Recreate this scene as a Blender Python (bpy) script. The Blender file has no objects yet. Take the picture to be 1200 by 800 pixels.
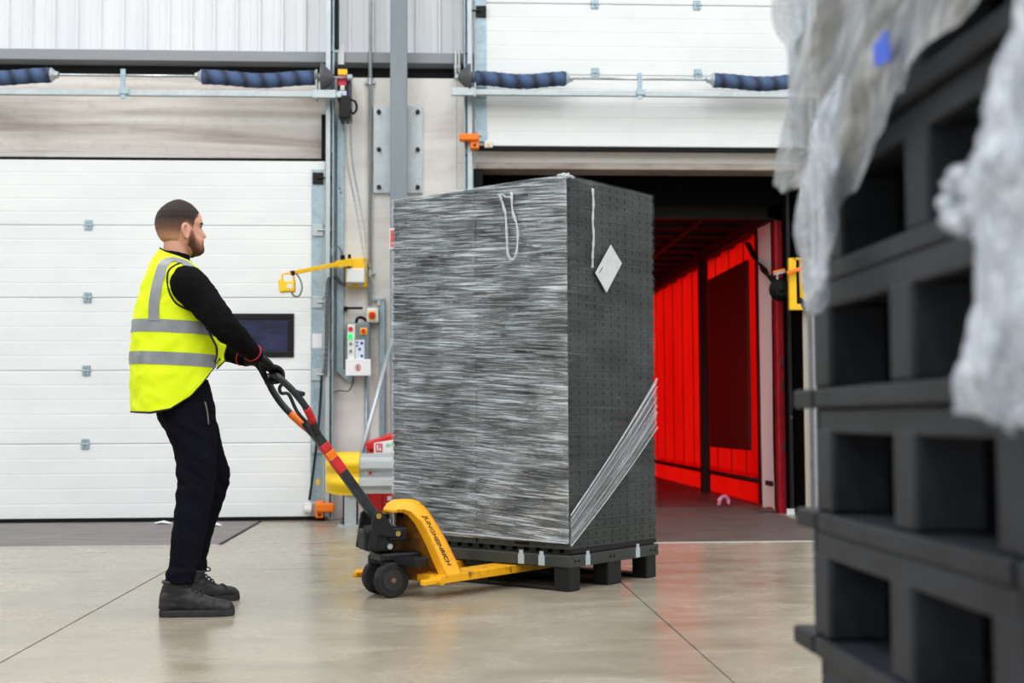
import bpy, math, random
import numpy as np
from mathutils import Vector, Matrix, noise as mnoise

S = bpy.context.scene
COL = S.collection
random.seed(4)
PI = math.pi
R = math.radians

# ------------------------------------------------------------------ camera
FPX, YAW, PITCH, ROLL, CAMH = 1553.25, .0553809, .0592302, -.0046573, .84718
cam_d = bpy.data.cameras.new('camera')
cam = bpy.data.objects.new('camera', cam_d)
COL.objects.link(cam)
cam_d.sensor_width = 36.0
cam_d.lens = FPX / 1200 * 36.0
cam_d.clip_end = 200
_f = Vector((math.sin(YAW) * math.cos(PITCH), math.cos(YAW) * math.cos(PITCH), math.sin(PITCH)))
_r = Vector((math.cos(YAW), -math.sin(YAW), 0))
_u = _r.cross(_f)
CR = _r * math.cos(ROLL) + _u * math.sin(ROLL)
CU = _u * math.cos(ROLL) - _r * math.sin(ROLL)
CF = _f
cam.matrix_world = Matrix(((CR.x, CU.x, -CF.x, 0), (CR.y, CU.y, -CF.y, 0), (CR.z, CU.z, -CF.z, CAMH), (0, 0, 0, 1)))
cam_d.dof.use_dof = True
cam_d.dof.focus_distance = 6.25
cam_d.dof.aperture_fstop = 2.8
S.camera = cam

def W(px, py, Y):
    """point of the wall-parallel plane at depth Y that a photo position measures to"""
    d = CF + CR * ((px - 600) / FPX) - CU * ((py - 400) / FPX)
    return Vector((0, 0, CAMH)) + d * (Y / d.y)

# ------------------------------------------------------------------ sky outside, roof lights inside, exposure
S.view_settings.view_transform = 'Standard'
S.view_settings.look = 'None'
S.view_settings.exposure = 0.0
S.view_settings.gamma = 1.0
S.view_settings.use_curve_mapping = False
S.cycles.use_denoising = True
S.cycles.max_bounces = 10
S.cycles.transparent_max_bounces = 24
S.cycles.sample_clamp_indirect = 6
wld = bpy.data.worlds.new('overcast')
S.world = wld
wld.use_nodes = True
wld.node_tree.nodes['Background'].inputs[0].default_value = (.90, .95, 1.0, 1)
wld.node_tree.nodes['Background'].inputs[1].default_value = 1.7

HX0, HX1, HY0, HY1, HZ = -15.0, 15.0, -13.0, 11.62, 8.5   # the hall
LIGHT_W = 207.0
ROOF_X = (-12.0, -7.2, -2.4, 2.4, 7.2, 12.0)
for i, x in enumerate(ROOF_X):
    for y in (-8.0, -1.0, 6.2):
        l = bpy.data.lights.new('rooflight', 'AREA')
        l.shape = 'RECTANGLE'
        l.size, l.size_y = 1.3, 5.6
        l.energy = LIGHT_W
        l.color = (.975, .995, 1.0)
        o = bpy.data.objects.new('rooflight', l)
        COL.objects.link(o)
        o.location = (x, y, HZ - .12)

# ------------------------------------------------------------------ helpers
def lin(c):
    return tuple(((v / 255) / 12.92 if v / 255 <= .04045 else ((v / 255 + .055) / 1.055) ** 2.4) for v in c) + (1.0,)

class NT:
    def __init__(s, name):
        s.m = bpy.data.materials.new(name)
        s.m.use_nodes = True
        s.t = s.m.node_tree
        s.b = s.t.nodes['Principled BSDF']
        s.out = s.t.nodes['Material Output']
    def n(s, typ, **kw):
        nd = s.t.nodes.new(typ)
        for k, v in kw.items():
            if k.startswith('i_'):
                nd.inputs[int(k[2:])].default_value = v
            else:
                setattr(nd, k, v)
        return nd
    def l(s, a, b):
        s.t.links.new(a, b)
    def obj(s, scale=(1, 1, 1), rot=(0, 0, 0), pre=None):
        tc = s.n('ShaderNodeTexCoord')
        src = tc.outputs['Object']
        if pre:
            m0 = s.n('ShaderNodeMapping')
            m0.inputs['Rotation'].default_value = pre
            s.l(src, m0.inputs['Vector'])
            src = m0.outputs['Vector']
        mp = s.n('ShaderNodeMapping')
        mp.inputs['Scale'].default_value = scale
        mp.inputs['Rotation'].default_value = rot
        s.l(src, mp.inputs['Vector'])
        return mp.outputs['Vector']
    def noise(s, vec, scale=5, detail=4, rough=.55, dist=0):
        nd = s.n('ShaderNodeTexNoise')
        nd.inputs['Scale'].default_value = scale
        nd.inputs['Detail'].default_value = detail
        nd.inputs['Roughness'].default_value = rough
        nd.inputs['Distortion'].default_value = dist
        s.l(vec, nd.inputs['Vector'])
        return nd.outputs['Fac']
    def ramp(s, fac, stops):
        nd = s.n('ShaderNodeValToRGB')
        el = nd.color_ramp.elements
        while len(el) < len(stops):
            el.new(.5)
        for e, (p, c) in zip(el, stops):
            e.position = p
            e.color = c if len(c) == 4 else (c[0],) * 3 + (1,)
        s.l(fac, nd.inputs['Fac'])
        return nd.outputs['Color']
    def math(s, op, a, b=None, clamp=False):
        nd = s.n('ShaderNodeMath', operation=op, use_clamp=clamp)
        for i, v in enumerate((a, b)):
            if v is None:
                continue
            if isinstance(v, (int, float)):
                nd.inputs[i].default_value = v
            else:
                s.l(v, nd.inputs[i])
        return nd.outputs[0]
    def mix(s, fac, a, b, blend='MIX'):
        nd = s.n('ShaderNodeMix', data_type='RGBA', blend_type=blend)
        for i, v in ((0, fac), (6, a), (7, b)):
            if isinstance(v, (int, float, tuple)):
                nd.inputs[i].default_value = v
            else:
                s.l(v, nd.inputs[i])
        return nd.outputs[2]
    def bump(s, h, strength=.2, dist=.01):
        nd = s.n('ShaderNodeBump')
        nd.inputs['Strength'].default_value = strength
        nd.inputs['Distance'].default_value = dist
        s.l(h, nd.inputs['Height'])
        s.l(nd.outputs['Normal'], s.b.inputs['Normal'])

def mat(name, c, rough=.5, metal=0.0, c2=None, vs=(6, 6, 6), vlo=.4, vhi=.65, bump=0, bs=60, spec=.5, emit=0):
    t = NT(name)
    t.b.inputs['Roughness'].default_value = rough
    t.b.inputs['Metallic'].default_value = metal
    t.b.inputs['Specular IOR Level'].default_value = spec
    c = lin(c)
    t.b.inputs['Base Color'].default_value = c
    if c2 is not None:
        f = t.noise(t.obj(vs), 1.0, 6, .6)
        t.l(t.ramp(f, ((vlo, c), (vhi, lin(c2)))), t.b.inputs['Base Color'])
    if bump:
        t.bump(t.noise(t.obj((1, 1, 1)), bs, 5, .6), bump, .004)
    if emit:
        t.b.inputs['Emission Color'].default_value = c
        t.b.inputs['Emission Strength'].default_value = emit
    return t.m

class MB:
    """collects shapes into one mesh"""
    def __init__(s):
        s.v, s.f = [], []
    def add(s, vs, fs):
        o = len(s.v)
        s.v += [Vector(p) for p in vs]
        s.f += [tuple(i + o for i in f) for f in fs]
        return s
    def box(s, x0, x1, y0, y1, z0, z1):
        vs = [(x, y, z) for z in (z0, z1) for y in (y0, y1) for x in (x0, x1)]
        return s.add(vs, [(0, 2, 3, 1), (4, 5, 7, 6), (0, 1, 5, 4), (2, 6, 7, 3), (0, 4, 6, 2), (1, 3, 7, 5)])
    def bar(s, p0, p1, w, h, up=(0, 0, 1)):
        """rectangular bar between two points, w across, h along up"""
        p0, p1 = Vector(p0), Vector(p1)
        d = (p1 - p0).normalized()
        sd = d.cross(Vector(up)).normalized()
        u = sd.cross(d).normalized()
        vs = []
        for p in (p0, p1):
            for a, b in ((-1, -1), (1, -1), (1, 1), (-1, 1)):
                vs.append(p + sd * (a * w / 2) + u * (b * h / 2))
        return s.add(vs, [(0, 1, 2, 3), (7, 6, 5, 4), (0, 4, 5, 1), (1, 5, 6, 2), (2, 6, 7, 3), (3, 7, 4, 0)])
    def cyl(s, p0, p1, r0, r1=None, n=16, cap=True):
        r1 = r0 if r1 is None else r1
        return s.tube([p0, p1], [r0, r1], n, cap)
    def tube(s, pts, rad, n=10, cap=True, ref=None, closed=False):
        """tube along points; rad: number, list of numbers or list of (side, ref-axis) radii"""
        pts = [Vector(p) for p in pts]
        k = len(pts)
        if isinstance(rad, (int, float)):
            rad = [rad] * k
        rings = []
        up = Vector(ref) if ref else None
        prev = None
        for i, p in enumerate(pts):
            if closed:
                d = pts[(i + 1) % k] - pts[i - 1]
            else:
                d = pts[min(i + 1, k - 1)] - pts[max(i - 1, 0)]
            d = d.normalized()
            if up is not None:
                a = d.cross(up)
                if a.length < 1e-5:
                    a = Vector((1, 0, 0))
                a.normalize()
            elif prev is None:
                a = d.orthogonal().normalized()
            else:
                a = (prev - d * prev.dot(d)).normalized()
            prev = a
            b = a.cross(d).normalized()
            ra, rb = rad[i] if isinstance(rad[i], (tuple, list)) else (rad[i], rad[i])
            rings.append([p + a * (ra * math.cos(2 * PI * j / n)) + b * (rb * math.sin(2 * PI * j / n)) for j in range(n)])
        return s.loft(rings, cap=cap, closed=closed)
    def loft(s, rings, cap=True, closed=False, ring_closed=True):
        n = len(rings[0])
        vs = [p for r in rings for p in r]
        fs = []
        k = len(rings)
        for i in range(k if closed else k - 1):
            for j in range(n if ring_closed else n - 1):
                a, b = i * n + j, i * n + (j + 1) % n
                c, d = ((i + 1) % k) * n + (j + 1) % n, ((i + 1) % k) * n + j
                fs.append((a, b, c, d))
        if cap and not closed and ring_closed:
            fs.append(tuple(range(n - 1, -1, -1)))
            fs.append(tuple((k - 1) * n + j for j in range(n)))
        return s.add(vs, fs)
    def prism(s, poly, fn, h0, h1):
        """polygon (a, b) pushed from h0 to h1; fn(a, b, h) gives the point"""
        n = len(poly)
        vs = [fn(a, b, h0) for a, b in poly] + [fn(a, b, h1) for a, b in poly]
        fs = [tuple(range(n - 1, -1, -1)), tuple(range(n, 2 * n))]
        fs += [(i, (i + 1) % n, n + (i + 1) % n, n + i) for i in range(n)]
        return s.add(vs, fs)
    def sheet(s, rows, thick=None, normal=None):
        """grid of points; with thick it gets a second side"""
        k, n = len(rows), len(rows[0])
        fs = [(i * n + j, i * n + j + 1, (i + 1) * n + j + 1, (i + 1) * n + j) for i in range(k - 1) for j in range(n - 1)]
        return s.add([p for r in rows for p in r], fs)
    def ball(s, c, r, n=16, m=10):
        c = Vector(c)
        r = r if isinstance(r, (tuple, list)) else (r, r, r)
        rings = []
        for i in range(m + 1):
            a = PI * (i / m) * .998 + .003
            rings.append([c + Vector((r[0] * math.sin(a) * math.cos(2 * PI * j / n), r[1] * math.sin(a) * math.sin(2 * PI * j / n), -r[2] * math.cos(a))) for j in range(n)])
        return s.loft(rings)
    def xf(s, fn):
        s.v = [Vector(fn(p)) for p in s.v]
        return s

BASE = {}
def mesh_of(name, mb, mats, smooth=False, off=Vector((0, 0, 0))):
    me = bpy.data.meshes.new(name)
    me.from_pydata([tuple(p - off) for p in mb.v], [], mb.f)
    for m in (mats if isinstance(mats, (list, tuple)) else [mats]):
        me.materials.append(m)
    if smooth:
        me.polygons.foreach_set('use_smooth', [True] * len(me.polygons))
    me.update()
    return me

def finish(o, bevel, seg=2):
    if bevel:
        b = o.modifiers.new('bevel', 'BEVEL')
        b.width = bevel
        b.segments = seg
        b.limit_method = 'ANGLE'
        b.angle_limit = R(35)

def tag(o, label=None, cat=None, group=None, kind=None):
    for k, v in (('label', label), ('category', cat), ('group', group), ('kind', kind)):
        if v:
            o[k] = v
    return o

def thing(name, label, cat, loc=(0, 0, 0), rz=0, group=None, kind=None, base=None):
    o = bpy.data.objects.new(name, None)
    o.empty_display_size = .1
    COL.objects.link(o)
    o.location = loc
    o.rotation_euler = (0, 0, rz)
    BASE[o] = Vector(loc) if base is None else Vector(base)
    return tag(o, label, cat, group, kind)

def part(parent, name, mb, m, bevel=0, smooth=False, label=None, kind=None, seg=2):
    off = BASE[parent]
    o = bpy.data.objects.new(name, mesh_of(name, mb, m, smooth, off))
    COL.objects.link(o)
    o.parent = parent
    BASE[o] = off
    finish(o, bevel, seg)
    return tag(o, label, None, None, kind)

def solo(name, mb, m, label=None, cat=None, group=None, kind=None, bevel=0, smooth=False, loc=(0, 0, 0), rz=0, base=None):
    off = Vector(loc) if base is None else Vector(base)
    o = bpy.data.objects.new(name, mesh_of(name, mb, m, smooth, off))
    COL.objects.link(o)
    o.location = loc
    o.rotation_euler = (0, 0, rz)
    BASE[o] = off
    finish(o, bevel)
    return tag(o, label, cat, group, kind)

def copy_tree(o, parent=None):
    c = o.copy()
    COL.objects.link(c)
    c.parent = parent
    for ch in list(o.children):
        if ch is not c:
            copy_tree(ch, c)
    return c

def fuse(mb, voxel, smooth=4, fac=.5):
    """one continuous surface out of overlapping shapes"""
    me = mesh_of('tmp', mb, [])
    o = bpy.data.objects.new('tmp', me)
    COL.objects.link(o)
    r = o.modifiers.new('r', 'REMESH')
    r.mode = 'VOXEL'
    r.voxel_size = voxel
    if smooth:
        sm = o.modifiers.new('s', 'SMOOTH')
        sm.iterations = smooth
        sm.factor = fac
    dg = bpy.context.evaluated_depsgraph_get()
    ev = o.evaluated_get(dg)
    m2 = ev.to_mesh()
    out = MB()
    out.v = [v.co.copy() for v in m2.vertices]
    out.f = [tuple(p.vertices) for p in m2.polygons]
    out.n = [v.normal.copy() for v in m2.vertices]
    ev.to_mesh_clear()
    bpy.data.objects.remove(o)
    bpy.data.meshes.remove(me)
    return out

def lerp(tab, z):
    """piecewise linear/smooth table lookup [(key, value or tuple)]"""
    if z <= tab[0][0]:
        return tab[0][1]
    for (a, va), (b, vb) in zip(tab, tab[1:]):
        if z <= b:
            t = (z - a) / (b - a)
            if isinstance(va, (tuple, list)):
                return tuple(x + (y - x) * t for x, y in zip(va, vb))
            return va + (vb - va) * t
    return tab[-1][1]

def spline(pts, n):
    """smooth curve through points"""
    P = [Vector(p) for p in pts]
    P = [P[0] * 2 - P[1]] + P + [P[-1] * 2 - P[-2]]
    out = []
    segs = len(P) - 3
    for k in range(n):
        u = k / (n - 1) * segs
        i = min(int(u), segs - 1)
        t = u - i
        a, b, c, d = P[i:i + 4]
        out.append(.5 * ((2 * b) + (c - a) * t + (2 * a - 5 * b + 4 * c - d) * t * t + (3 * b - a - 3 * c + d) * t ** 3))
    return out

def fbm(p, o=3):
    v, a = 0.0, 1.0
    p = Vector(p)
    for _ in range(o):
        v += a * mnoise.noise(p)
        p = p * 2.03
        a *= .5
    return v

# ------------------------------------------------------------------ materials
def floor_mat():
    t = NT('polished_concrete')
    v = t.obj((1, 1, 1))
    a = t.noise(v, .55, 6, .62, .6)
    b = t.noise(t.obj((1.0, 1.7, 1)), 1.6, 7, .66, .5)
    c = t.noise(v, 26, 5, .7)
    col = t.ramp(b, ((.28, lin((138, 129, 113))), (.52, lin((160, 152, 137))), (.76, lin((175, 168, 154)))))
    col = t.mix(t.ramp(a, ((.42, (0,)), (.68, (.55,)))), col, lin((140, 129, 110)))
    col = t.mix(t.ramp(c, ((.58, (0,)), (.78, (.22,)))), col, lin((98, 91, 80)))
    t.l(col, t.b.inputs['Base Color'])
    t.l(t.ramp(b, ((.3, (.19,)), (.75, (.33,)))), t.b.inputs['Roughness'])
    t.b.inputs['Specular IOR Level'].default_value = .42
    t.bump(t.math('ADD', t.noise(v, 3.0, 4, .6), t.math('MULTIPLY', c, .15)), .10, .006)
    return t.m

def wall_mat():
    t = NT('concrete_panel')
    a = t.noise(t.obj((.25, 1, 1.6)), 2.0, 6, .6, .6)
    b = t.noise(t.obj((1, 1, 1)), 14, 5, .65)
    col = t.ramp(a, ((.30, lin((222, 214, 207))), (.50, lin((238, 234, 230))), (.7, lin((245, 243, 240)))))
    col = t.mix(t.ramp(b, ((.5, (0,)), (.8, (.22,)))), col, lin((200, 190, 180)))
    t.l(col, t.b.inputs['Base Color'])
    t.b.inputs['Roughness'].default_value = .75
    t.bump(b, .15, .006)
    return t.m

def stain_mat():
    t = NT('stained_concrete')
    a = t.noise(t.obj((.22, 1, 3.2)), 1.7, 6, .62, .5)
    b = t.noise(t.obj((1, 1, 1)), 11, 5, .65)
    col = t.ramp(a, ((.34, lin((182, 168, 162))), (.5, lin((220, 214, 209))), (.64, lin((240, 238, 234)))))
    col = t.mix(t.ramp(b, ((.5, (0,)), (.8, (.25,)))), col, lin((160, 146, 138)))
    t.l(col, t.b.inputs['Base Color'])
    t.b.inputs['Roughness'].default_value = .7
    t.bump(b, .12, .006)
    return t.m

def galv_mat(name, c1, c2, rough=.42):
    t = NT(name)
    vo = t.n('ShaderNodeTexVoronoi')
    vo.inputs['Scale'].default_value = 38
    t.l(t.obj(), vo.inputs['Vector'])
    sep = t.n('ShaderNodeSeparateColor')
    t.l(vo.outputs['Color'], sep.inputs[0])
    f = t.math('ADD', t.math('MULTIPLY', sep.outputs[0], .22), t.math('MULTIPLY', t.noise(t.obj(), 3, 5, .6), .78))
    t.l(t.ramp(f, ((.2, lin(c1)), (.8, lin(c2)))), t.b.inputs['Base Color'])
    t.b.inputs['Metallic'].default_value = .55
    t.b.inputs['Roughness'].default_value = rough
    return t.m

M_FLOOR, M_WALL, M_STAIN = floor_mat(), wall_mat(), stain_mat()
M_JOINT = mat('joint_filler', (92, 86, 78), .9)
M_PLATE = mat('leveller_steel', (132, 122, 122), .5, .25, (104, 96, 98), (2, 7, 4), bump=.2, bs=90)
M_LINE = mat('plate_edge', (200, 198, 192), .6)
M_WHITE = mat('door_white', (240, 243, 244), .38, 0, (232, 236, 238), (1.2, 1, 3))
M_CLAD = mat('cladding_white', (240, 242, 246), .5, 0, (232, 235, 241), (3, 3, .4), spec=.3)
M_BEAM = mat('beam_grey', (150, 154, 160), .5)
M_DARK = mat('dark_steel', (38, 37, 38), .6, spec=.2)
M_GALV = galv_mat('galvanised', (172, 182, 188), (200, 208, 212))
M_GALV2 = galv_mat('galvanised_blue', (138, 160, 172), (184, 204, 214))
M_COL = mat('column_paint', (138, 148, 156), .5, 0, (128, 138, 147), (4, 4, .8))
M_BLACK = mat('black_rubber', (12, 12, 14), .6, spec=.2)
M_BPLAS = mat('black_plastic', (14, 15, 18), .4, spec=.3)
M_VOID = mat('shelter_fabric', (6, 6, 7), 1.0, spec=.05)
M_YEL = mat('yellow_paint', (255, 206, 22), .4, 0, (250, 194, 14), (8, 8, 8))
M_ORG = mat('orange_plastic', (255, 128, 8), .45)
M_RED = mat('red_plastic', (214, 22, 28), .4)
M_REDT = mat('red_tape', (222, 40, 44), .45, 0, (190, 26, 32), (30, 30, 30))
M_ORT = mat('orange_tape', (255, 122, 18), .45)
M_LGREY = mat('light_grey_plastic', (226, 228, 226), .4)
M_MGREY = mat('control_grey', (112, 124, 130), .45)
M_PAPER = mat('white_paper', (238, 238, 242), .6)
M_BLUE = mat('sleeve_blue_', (64, 92, 140), .7)
M_BLUEP = mat('blue_plastic', (44, 72, 150), .45)
M_CABLE = mat('cable_grey', (84, 90, 96), .5)
M_GREEN = mat('green_lamp', (20, 225, 90), .3, emit=1.0)
M_STEEL = mat('bright_steel', (190, 194, 198), .25, .9)
M_BOLT = mat('bolt_dark', (66, 62, 54), .5, .3)
M_BRASS = mat('bolt_gold', (190, 160, 90), .35, .8)

def sleeve_mat():
    t = NT('spring_sleeve')
    wv = t.n('ShaderNodeTexWave', wave_type='BANDS', bands_direction='DIAGONAL')
    wv.inputs['Scale'].default_value = 4.2
    wv.inputs['Distortion'].default_value = .6
    t.l(t.obj((1, .35, .35)), wv.inputs['Vector'])
    col = t.ramp(wv.outputs['Fac'], ((.0, lin((40, 50, 72))), (.25, lin((56, 78, 116))), (.9, lin((72, 98, 138)))))
    sp = t.noise(t.obj((5, 22, 22)), 2.5, 2, .5)
    col = t.mix(t.ramp(sp, ((.66, (0,)), (.72, (.6,)))), col, lin((150, 60, 90)))
    t.l(col, t.b.inputs['Base Color'])
    t.b.inputs['Roughness'].default_value = .75
    return t.m
M_SLEEVE = sleeve_mat()

# ------------------------------------------------------------------ hall shell
fl = solo('floor', MB().box(HX0, HX1, HY0, 11.83, -.3, -.028), M_JOINT, kind='structure')
JX = [HX0, -4.05, -1.55, .95, 3.45, HX1]
JY = [HY0, 2.2, 7.72, 11.83]
for i in range(len(JX) - 1):
    for j in range(len(JY) - 1):
        g = .0035
        part(fl, 'slab', MB().box(JX[i] + g, JX[i + 1] - g, JY[j] + g, JY[j + 1] - g, -.028, 0), M_FLOOR, bevel=.003)

OX0, OX1, OZ = .36, 3.24, 3.06           # the open dock
YW, WT = 11.62, .20                      # inner face and thickness of the dock wall
CTOP = 3.875
wb = solo('wall_back', MB().box(HX0, -.99, YW, YW + WT, 0, 3.12), M_WALL, kind='structure')
part(wb, 'wall_panel', MB().box(.165, OX0, YW, YW + WT, 0, 3.12), M_WALL)
part(wb, 'wall_panel', MB().box(OX1, HX1, YW, YW + WT, 0, 3.12), M_WALL)
part(wb, 'wall_panel', MB().box(HX0, -.99, YW, YW + WT, 3.123, CTOP), M_STAIN)
part(wb, 'wall_panel', MB().box(-.987, .162, YW, YW + WT, 0, CTOP), M_WALL)
part(wb, 'wall_panel', MB().box(.165, HX1, YW, YW + WT, 3.123, CTOP), M_WALL)
part(wb, 'lintel', MB().box(OX0 - .02, OX1 + .02, YW - .04, YW + WT + .05, OZ, 3.12), mat('lintel_paint', (178, 168, 160), .6, 0, (150, 138, 130), (2, 2, 8)), bevel=.01)
part(wb, 'jamb', MB().box(OX1 - .012, OX1 + .06, YW - .06, YW - .022, 0, OZ), mat('jamb_paint', (206, 196, 182), .6), bevel=.006)
part(wb, 'jamb', MB().box(OX0 - .05, OX0 + .03, YW - .06, YW + WT + .05, 0, OZ), M_BLACK, bevel=.006)
part(wb, 'reveal_lining', MB().box(OX1 - .026, OX1 - .002, YW - .02, YW + WT + .08, 0, OZ), M_VOID)
part(wb, 'recess_back', MB().box(HX0, HX1, YW + .16, YW + .24, CTOP - .1, 4.10), M_DARK)  # dark backing: the open recess's shade is put into its colour
part(wb, 'sheeting_rail', MB().box(HX0, HX1, YW - .02, YW + .2, 4.005, 4.10), M_BEAM, bevel=.006)
# ribbed sheeting above: each sheet a metre wide with trapezoid ribs
def sheet_mb(x0, w):
    mb = MB()
    prof = []
    n = 5
    p = w / n
    for k in range(n):
        a = x0 + k * p
        prof += [(a, 0), (a + p * .46, 0), (a + p * .50, .006), (a + p * .54, 0), (a + p * .80, 0), (a + p * .86, .034), (a + p * .96, .034)]
    prof.append((x0 + w, 0))
    rows = [[(x, YW + .13 - d, z) for x, d in prof] for z in (4.09, HZ)]
    return mb.sheet(rows)
xx = -6.0
for k in range(-9, 15):
    part(wb, 'cladding_sheet', sheet_mb(k * 1.0 + .03, 1.0), M_CLAD)
part(wb, 'liner', MB().box(HX0, HX1, YW + .14, YW + .22, 4.08, HZ), M_CLAD)

solo('ceiling', MB().box(HX0, HX1, HY0, YW + .25, HZ, HZ + .1), M_CLAD, kind='structure')
M_SIDE = mat('hall_wall', (205, 208, 210), .6)
solo('wall_left', MB().box(HX0 - .1, HX0, HY0, YW + .25, 0, HZ), M_SIDE, kind='structure')
solo('wall_right', MB().box(HX1, HX1 + .1, HY0, YW + .25, 0, HZ), M_SIDE, kind='structure')
solo('wall_front', MB().box(HX0, HX1, HY0 - .1, HY0, 0, HZ), M_SIDE, kind='structure')
solo('yard_ground', MB().box(-30, 34, 11.9, 60, -1.3, -1.2), mat('yard_concrete', (168, 166, 160), .9, 0, (140, 138, 132), (1, 1, 1)), kind='structure')

# ------------------------------------------------------------------ dock levellers (steel plates in the floor)
t = thing('dock_leveller', 'worn grey steel leveller plate in floor before closed white door', 'dock leveller', (-2.72, 10.3, 0))
part(t, 'plate', MB().box(-3.92, -1.52, 9.24, 11.40, -.02, .004), M_PLATE, bevel=.002)
part(t, 'edge_angle', MB().box(-3.95, -1.49, 9.21, 9.238, -.02, .005), M_LINE)
part(t, 'edge_angle', MB().box(-1.518, -1.495, 9.24, 11.40, -.02, .005), M_BLACK)
part(t, 'hinge_strip', MB().box(-3.92, -1.52, 11.41, 11.5, -.02, .004), M_BLACK)
t = thing('dock_leveller', 'dusty steel leveller plate with shade in its colour leading into the open trailer', 'dock leveller', (1.8, 10.6, 0))
M_PLATE2 = mat('leveller_steel_dirty_shaded', (104, 94, 90), .5, .2, (80, 70, 68), (2, 7, 4), bump=.2, bs=90)  # dirt plus the shade of the bay, both put into the base colour
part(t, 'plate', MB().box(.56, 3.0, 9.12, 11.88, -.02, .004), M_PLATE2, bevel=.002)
part(t, 'edge_angle', MB().box(.53, 3.03, 9.09, 9.118, -.02, .005), M_LINE)
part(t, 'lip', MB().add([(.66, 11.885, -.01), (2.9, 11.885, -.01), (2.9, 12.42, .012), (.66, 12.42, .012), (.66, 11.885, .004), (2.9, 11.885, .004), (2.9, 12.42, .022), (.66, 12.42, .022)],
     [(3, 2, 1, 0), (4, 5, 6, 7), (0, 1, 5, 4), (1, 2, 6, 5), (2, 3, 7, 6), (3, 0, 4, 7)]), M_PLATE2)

# ------------------------------------------------------------------ sectional doors
PH = .6255
YD = 11.5
def panel_mb(x0, x1, z0, z1, y=YD):
    """one door section: face with shallow horizontal ribs, lapped edges"""
    mb = MB()
    prof = [(z0, .010), (z0 + .003, .003), (z0 + .009, 0)]
    n = 5
    h = (z1 - z0)
    for k in range(1, n):
        zc = z0 + h * k / n
        prof += [(zc - .006, 0), (zc - .002, .0015), (zc + .002, .0015), (zc + .006, 0)]
    prof += [(z1 - .009, 0), (z1 - .003, .003), (z1, .010)]
    rows = [[(x0, y + d, z) for z, d in prof], [(x1, y + d, z) for z, d in prof]]
    mb.sheet([[r[i] for r in rows] for i in range(len(prof))][::-1])
    mb.box(x0, x1, y + .0095, y + .085, z0, z1)
    return mb
def hinge_mb(x, z, y=YD):
    mb = MB().box(x - .034, x + .034, y - .006, y + .002, z - .045, z + .045)
    mb.box(x - .026, x - .008, y - .016, y - .004, z - .036, z + .036).box(x + .008, x + .026, y - .016, y - .004, z - .036, z + .036)
    mb.cyl((x - .036, y - .012, z), (x + .036, y - .012, z), .008, n=8)
    return mb
def roller_mb(x, z, sgn, y=YD):
    mb = MB().box(x - .045, x + .045, y - .03, y - .002, z - .05, z + .05)
    mb.cyl((x, y - .04, z), (x + sgn * .12, y - .04, z), .009, n=8)
    mb.cyl((x + sgn * .085, y - .04, z), (x + sgn * .115, y - .04, z), .024, n=12)
    return mb

d1 = thing('door_1', 'closed white sectional dock door with small dark window', 'door', (-2.72, YD, 0), kind='structure')
DL, DR = -4.46, -.985
zs = [.012 + k * PH - (.012 if k == 0 else 0) + .022 for k in range(5)] + [3.106]
for k in range(5):
    p = part(d1, 'panel', panel_mb(DL, DR, zs[k] + .001, zs[k + 1] - .001), M_WHITE)
part(d1, 'bottom_seal', MB().box(DL, DR, YD - .012, YD + .07, .004, .034), M_BLACK)
part(d1, 'top_seal', MB().box(DL, DR - .01, YD + .0, YD + .1, 3.108, 3.128).box(DR - .035, DR + .005, YD + .02, YD + .10, 3.11, 3.52), M_BLACK)
part(d1, 'end_stile', MB().box(DR - .115, DR - .012, YD - .008, YD + .01, .05, 3.03), M_GALV2)
part(d1, 'end_stile', MB().box(DL + .01, DL + .11, YD - .008, YD + .01, .05, 3.03), M_GALV2)
for k in range(1, 5):
    for x in (-3.9, -3.003, -2.1):
        part(d1, 'hinge', hinge_mb(x, zs[k]), M_GALV2)
    part(d1, 'roller', roller_mb(DR - .06, zs[k] - .04, 1), M_GALV, bevel=.003)
part(d1, 'roller', roller_mb(DR - .06, 2.95, 1), M_DARK, bevel=.003)
part(d1, 'roller', roller_mb(DR - .06, .1, 1), M_GALV, bevel=.003)
wx0, wx1, wz0, wz1 = -1.80, -1.245, 1.395, 1.775
wf = part(d1, 'window_frame', MB().box(wx0, wx1, YD - .014, YD + .01, wz0, wz0 + .055).box(wx0, wx1, YD - .014, YD + .01, wz1 - .055, wz1)
          .box(wx0, wx0 + .055, YD - .014, YD + .01, wz0 + .055, wz1 - .055).box(wx1 - .055, wx1, YD - .014, YD + .01, wz0 + .055, wz1 - .055), M_BPLAS, bevel=.006)
def pane_mat():
    t = NT('dark_pane')
    f = t.noise(t.obj((2, 1, 4)), 2.0, 4, .6, 1.5)
    t.l(t.ramp(f, ((.4, lin((22, 26, 58))), (.7, lin((46, 52, 96))))), t.b.inputs['Base Color'])
    t.b.inputs['Roughness'].default_value = .12
    return t.m
part(wf, 'pane', MB().box(wx0 + .05, wx1 - .05, YD - .004, YD + .004, wz0 + .05, wz1 - .05), pane_mat())
st = part(d1, 'sticker', MB().box(DR - .105, DR - .02, YD - .011, YD - .009, 1.475, 1.60), M_PAPER)

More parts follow.
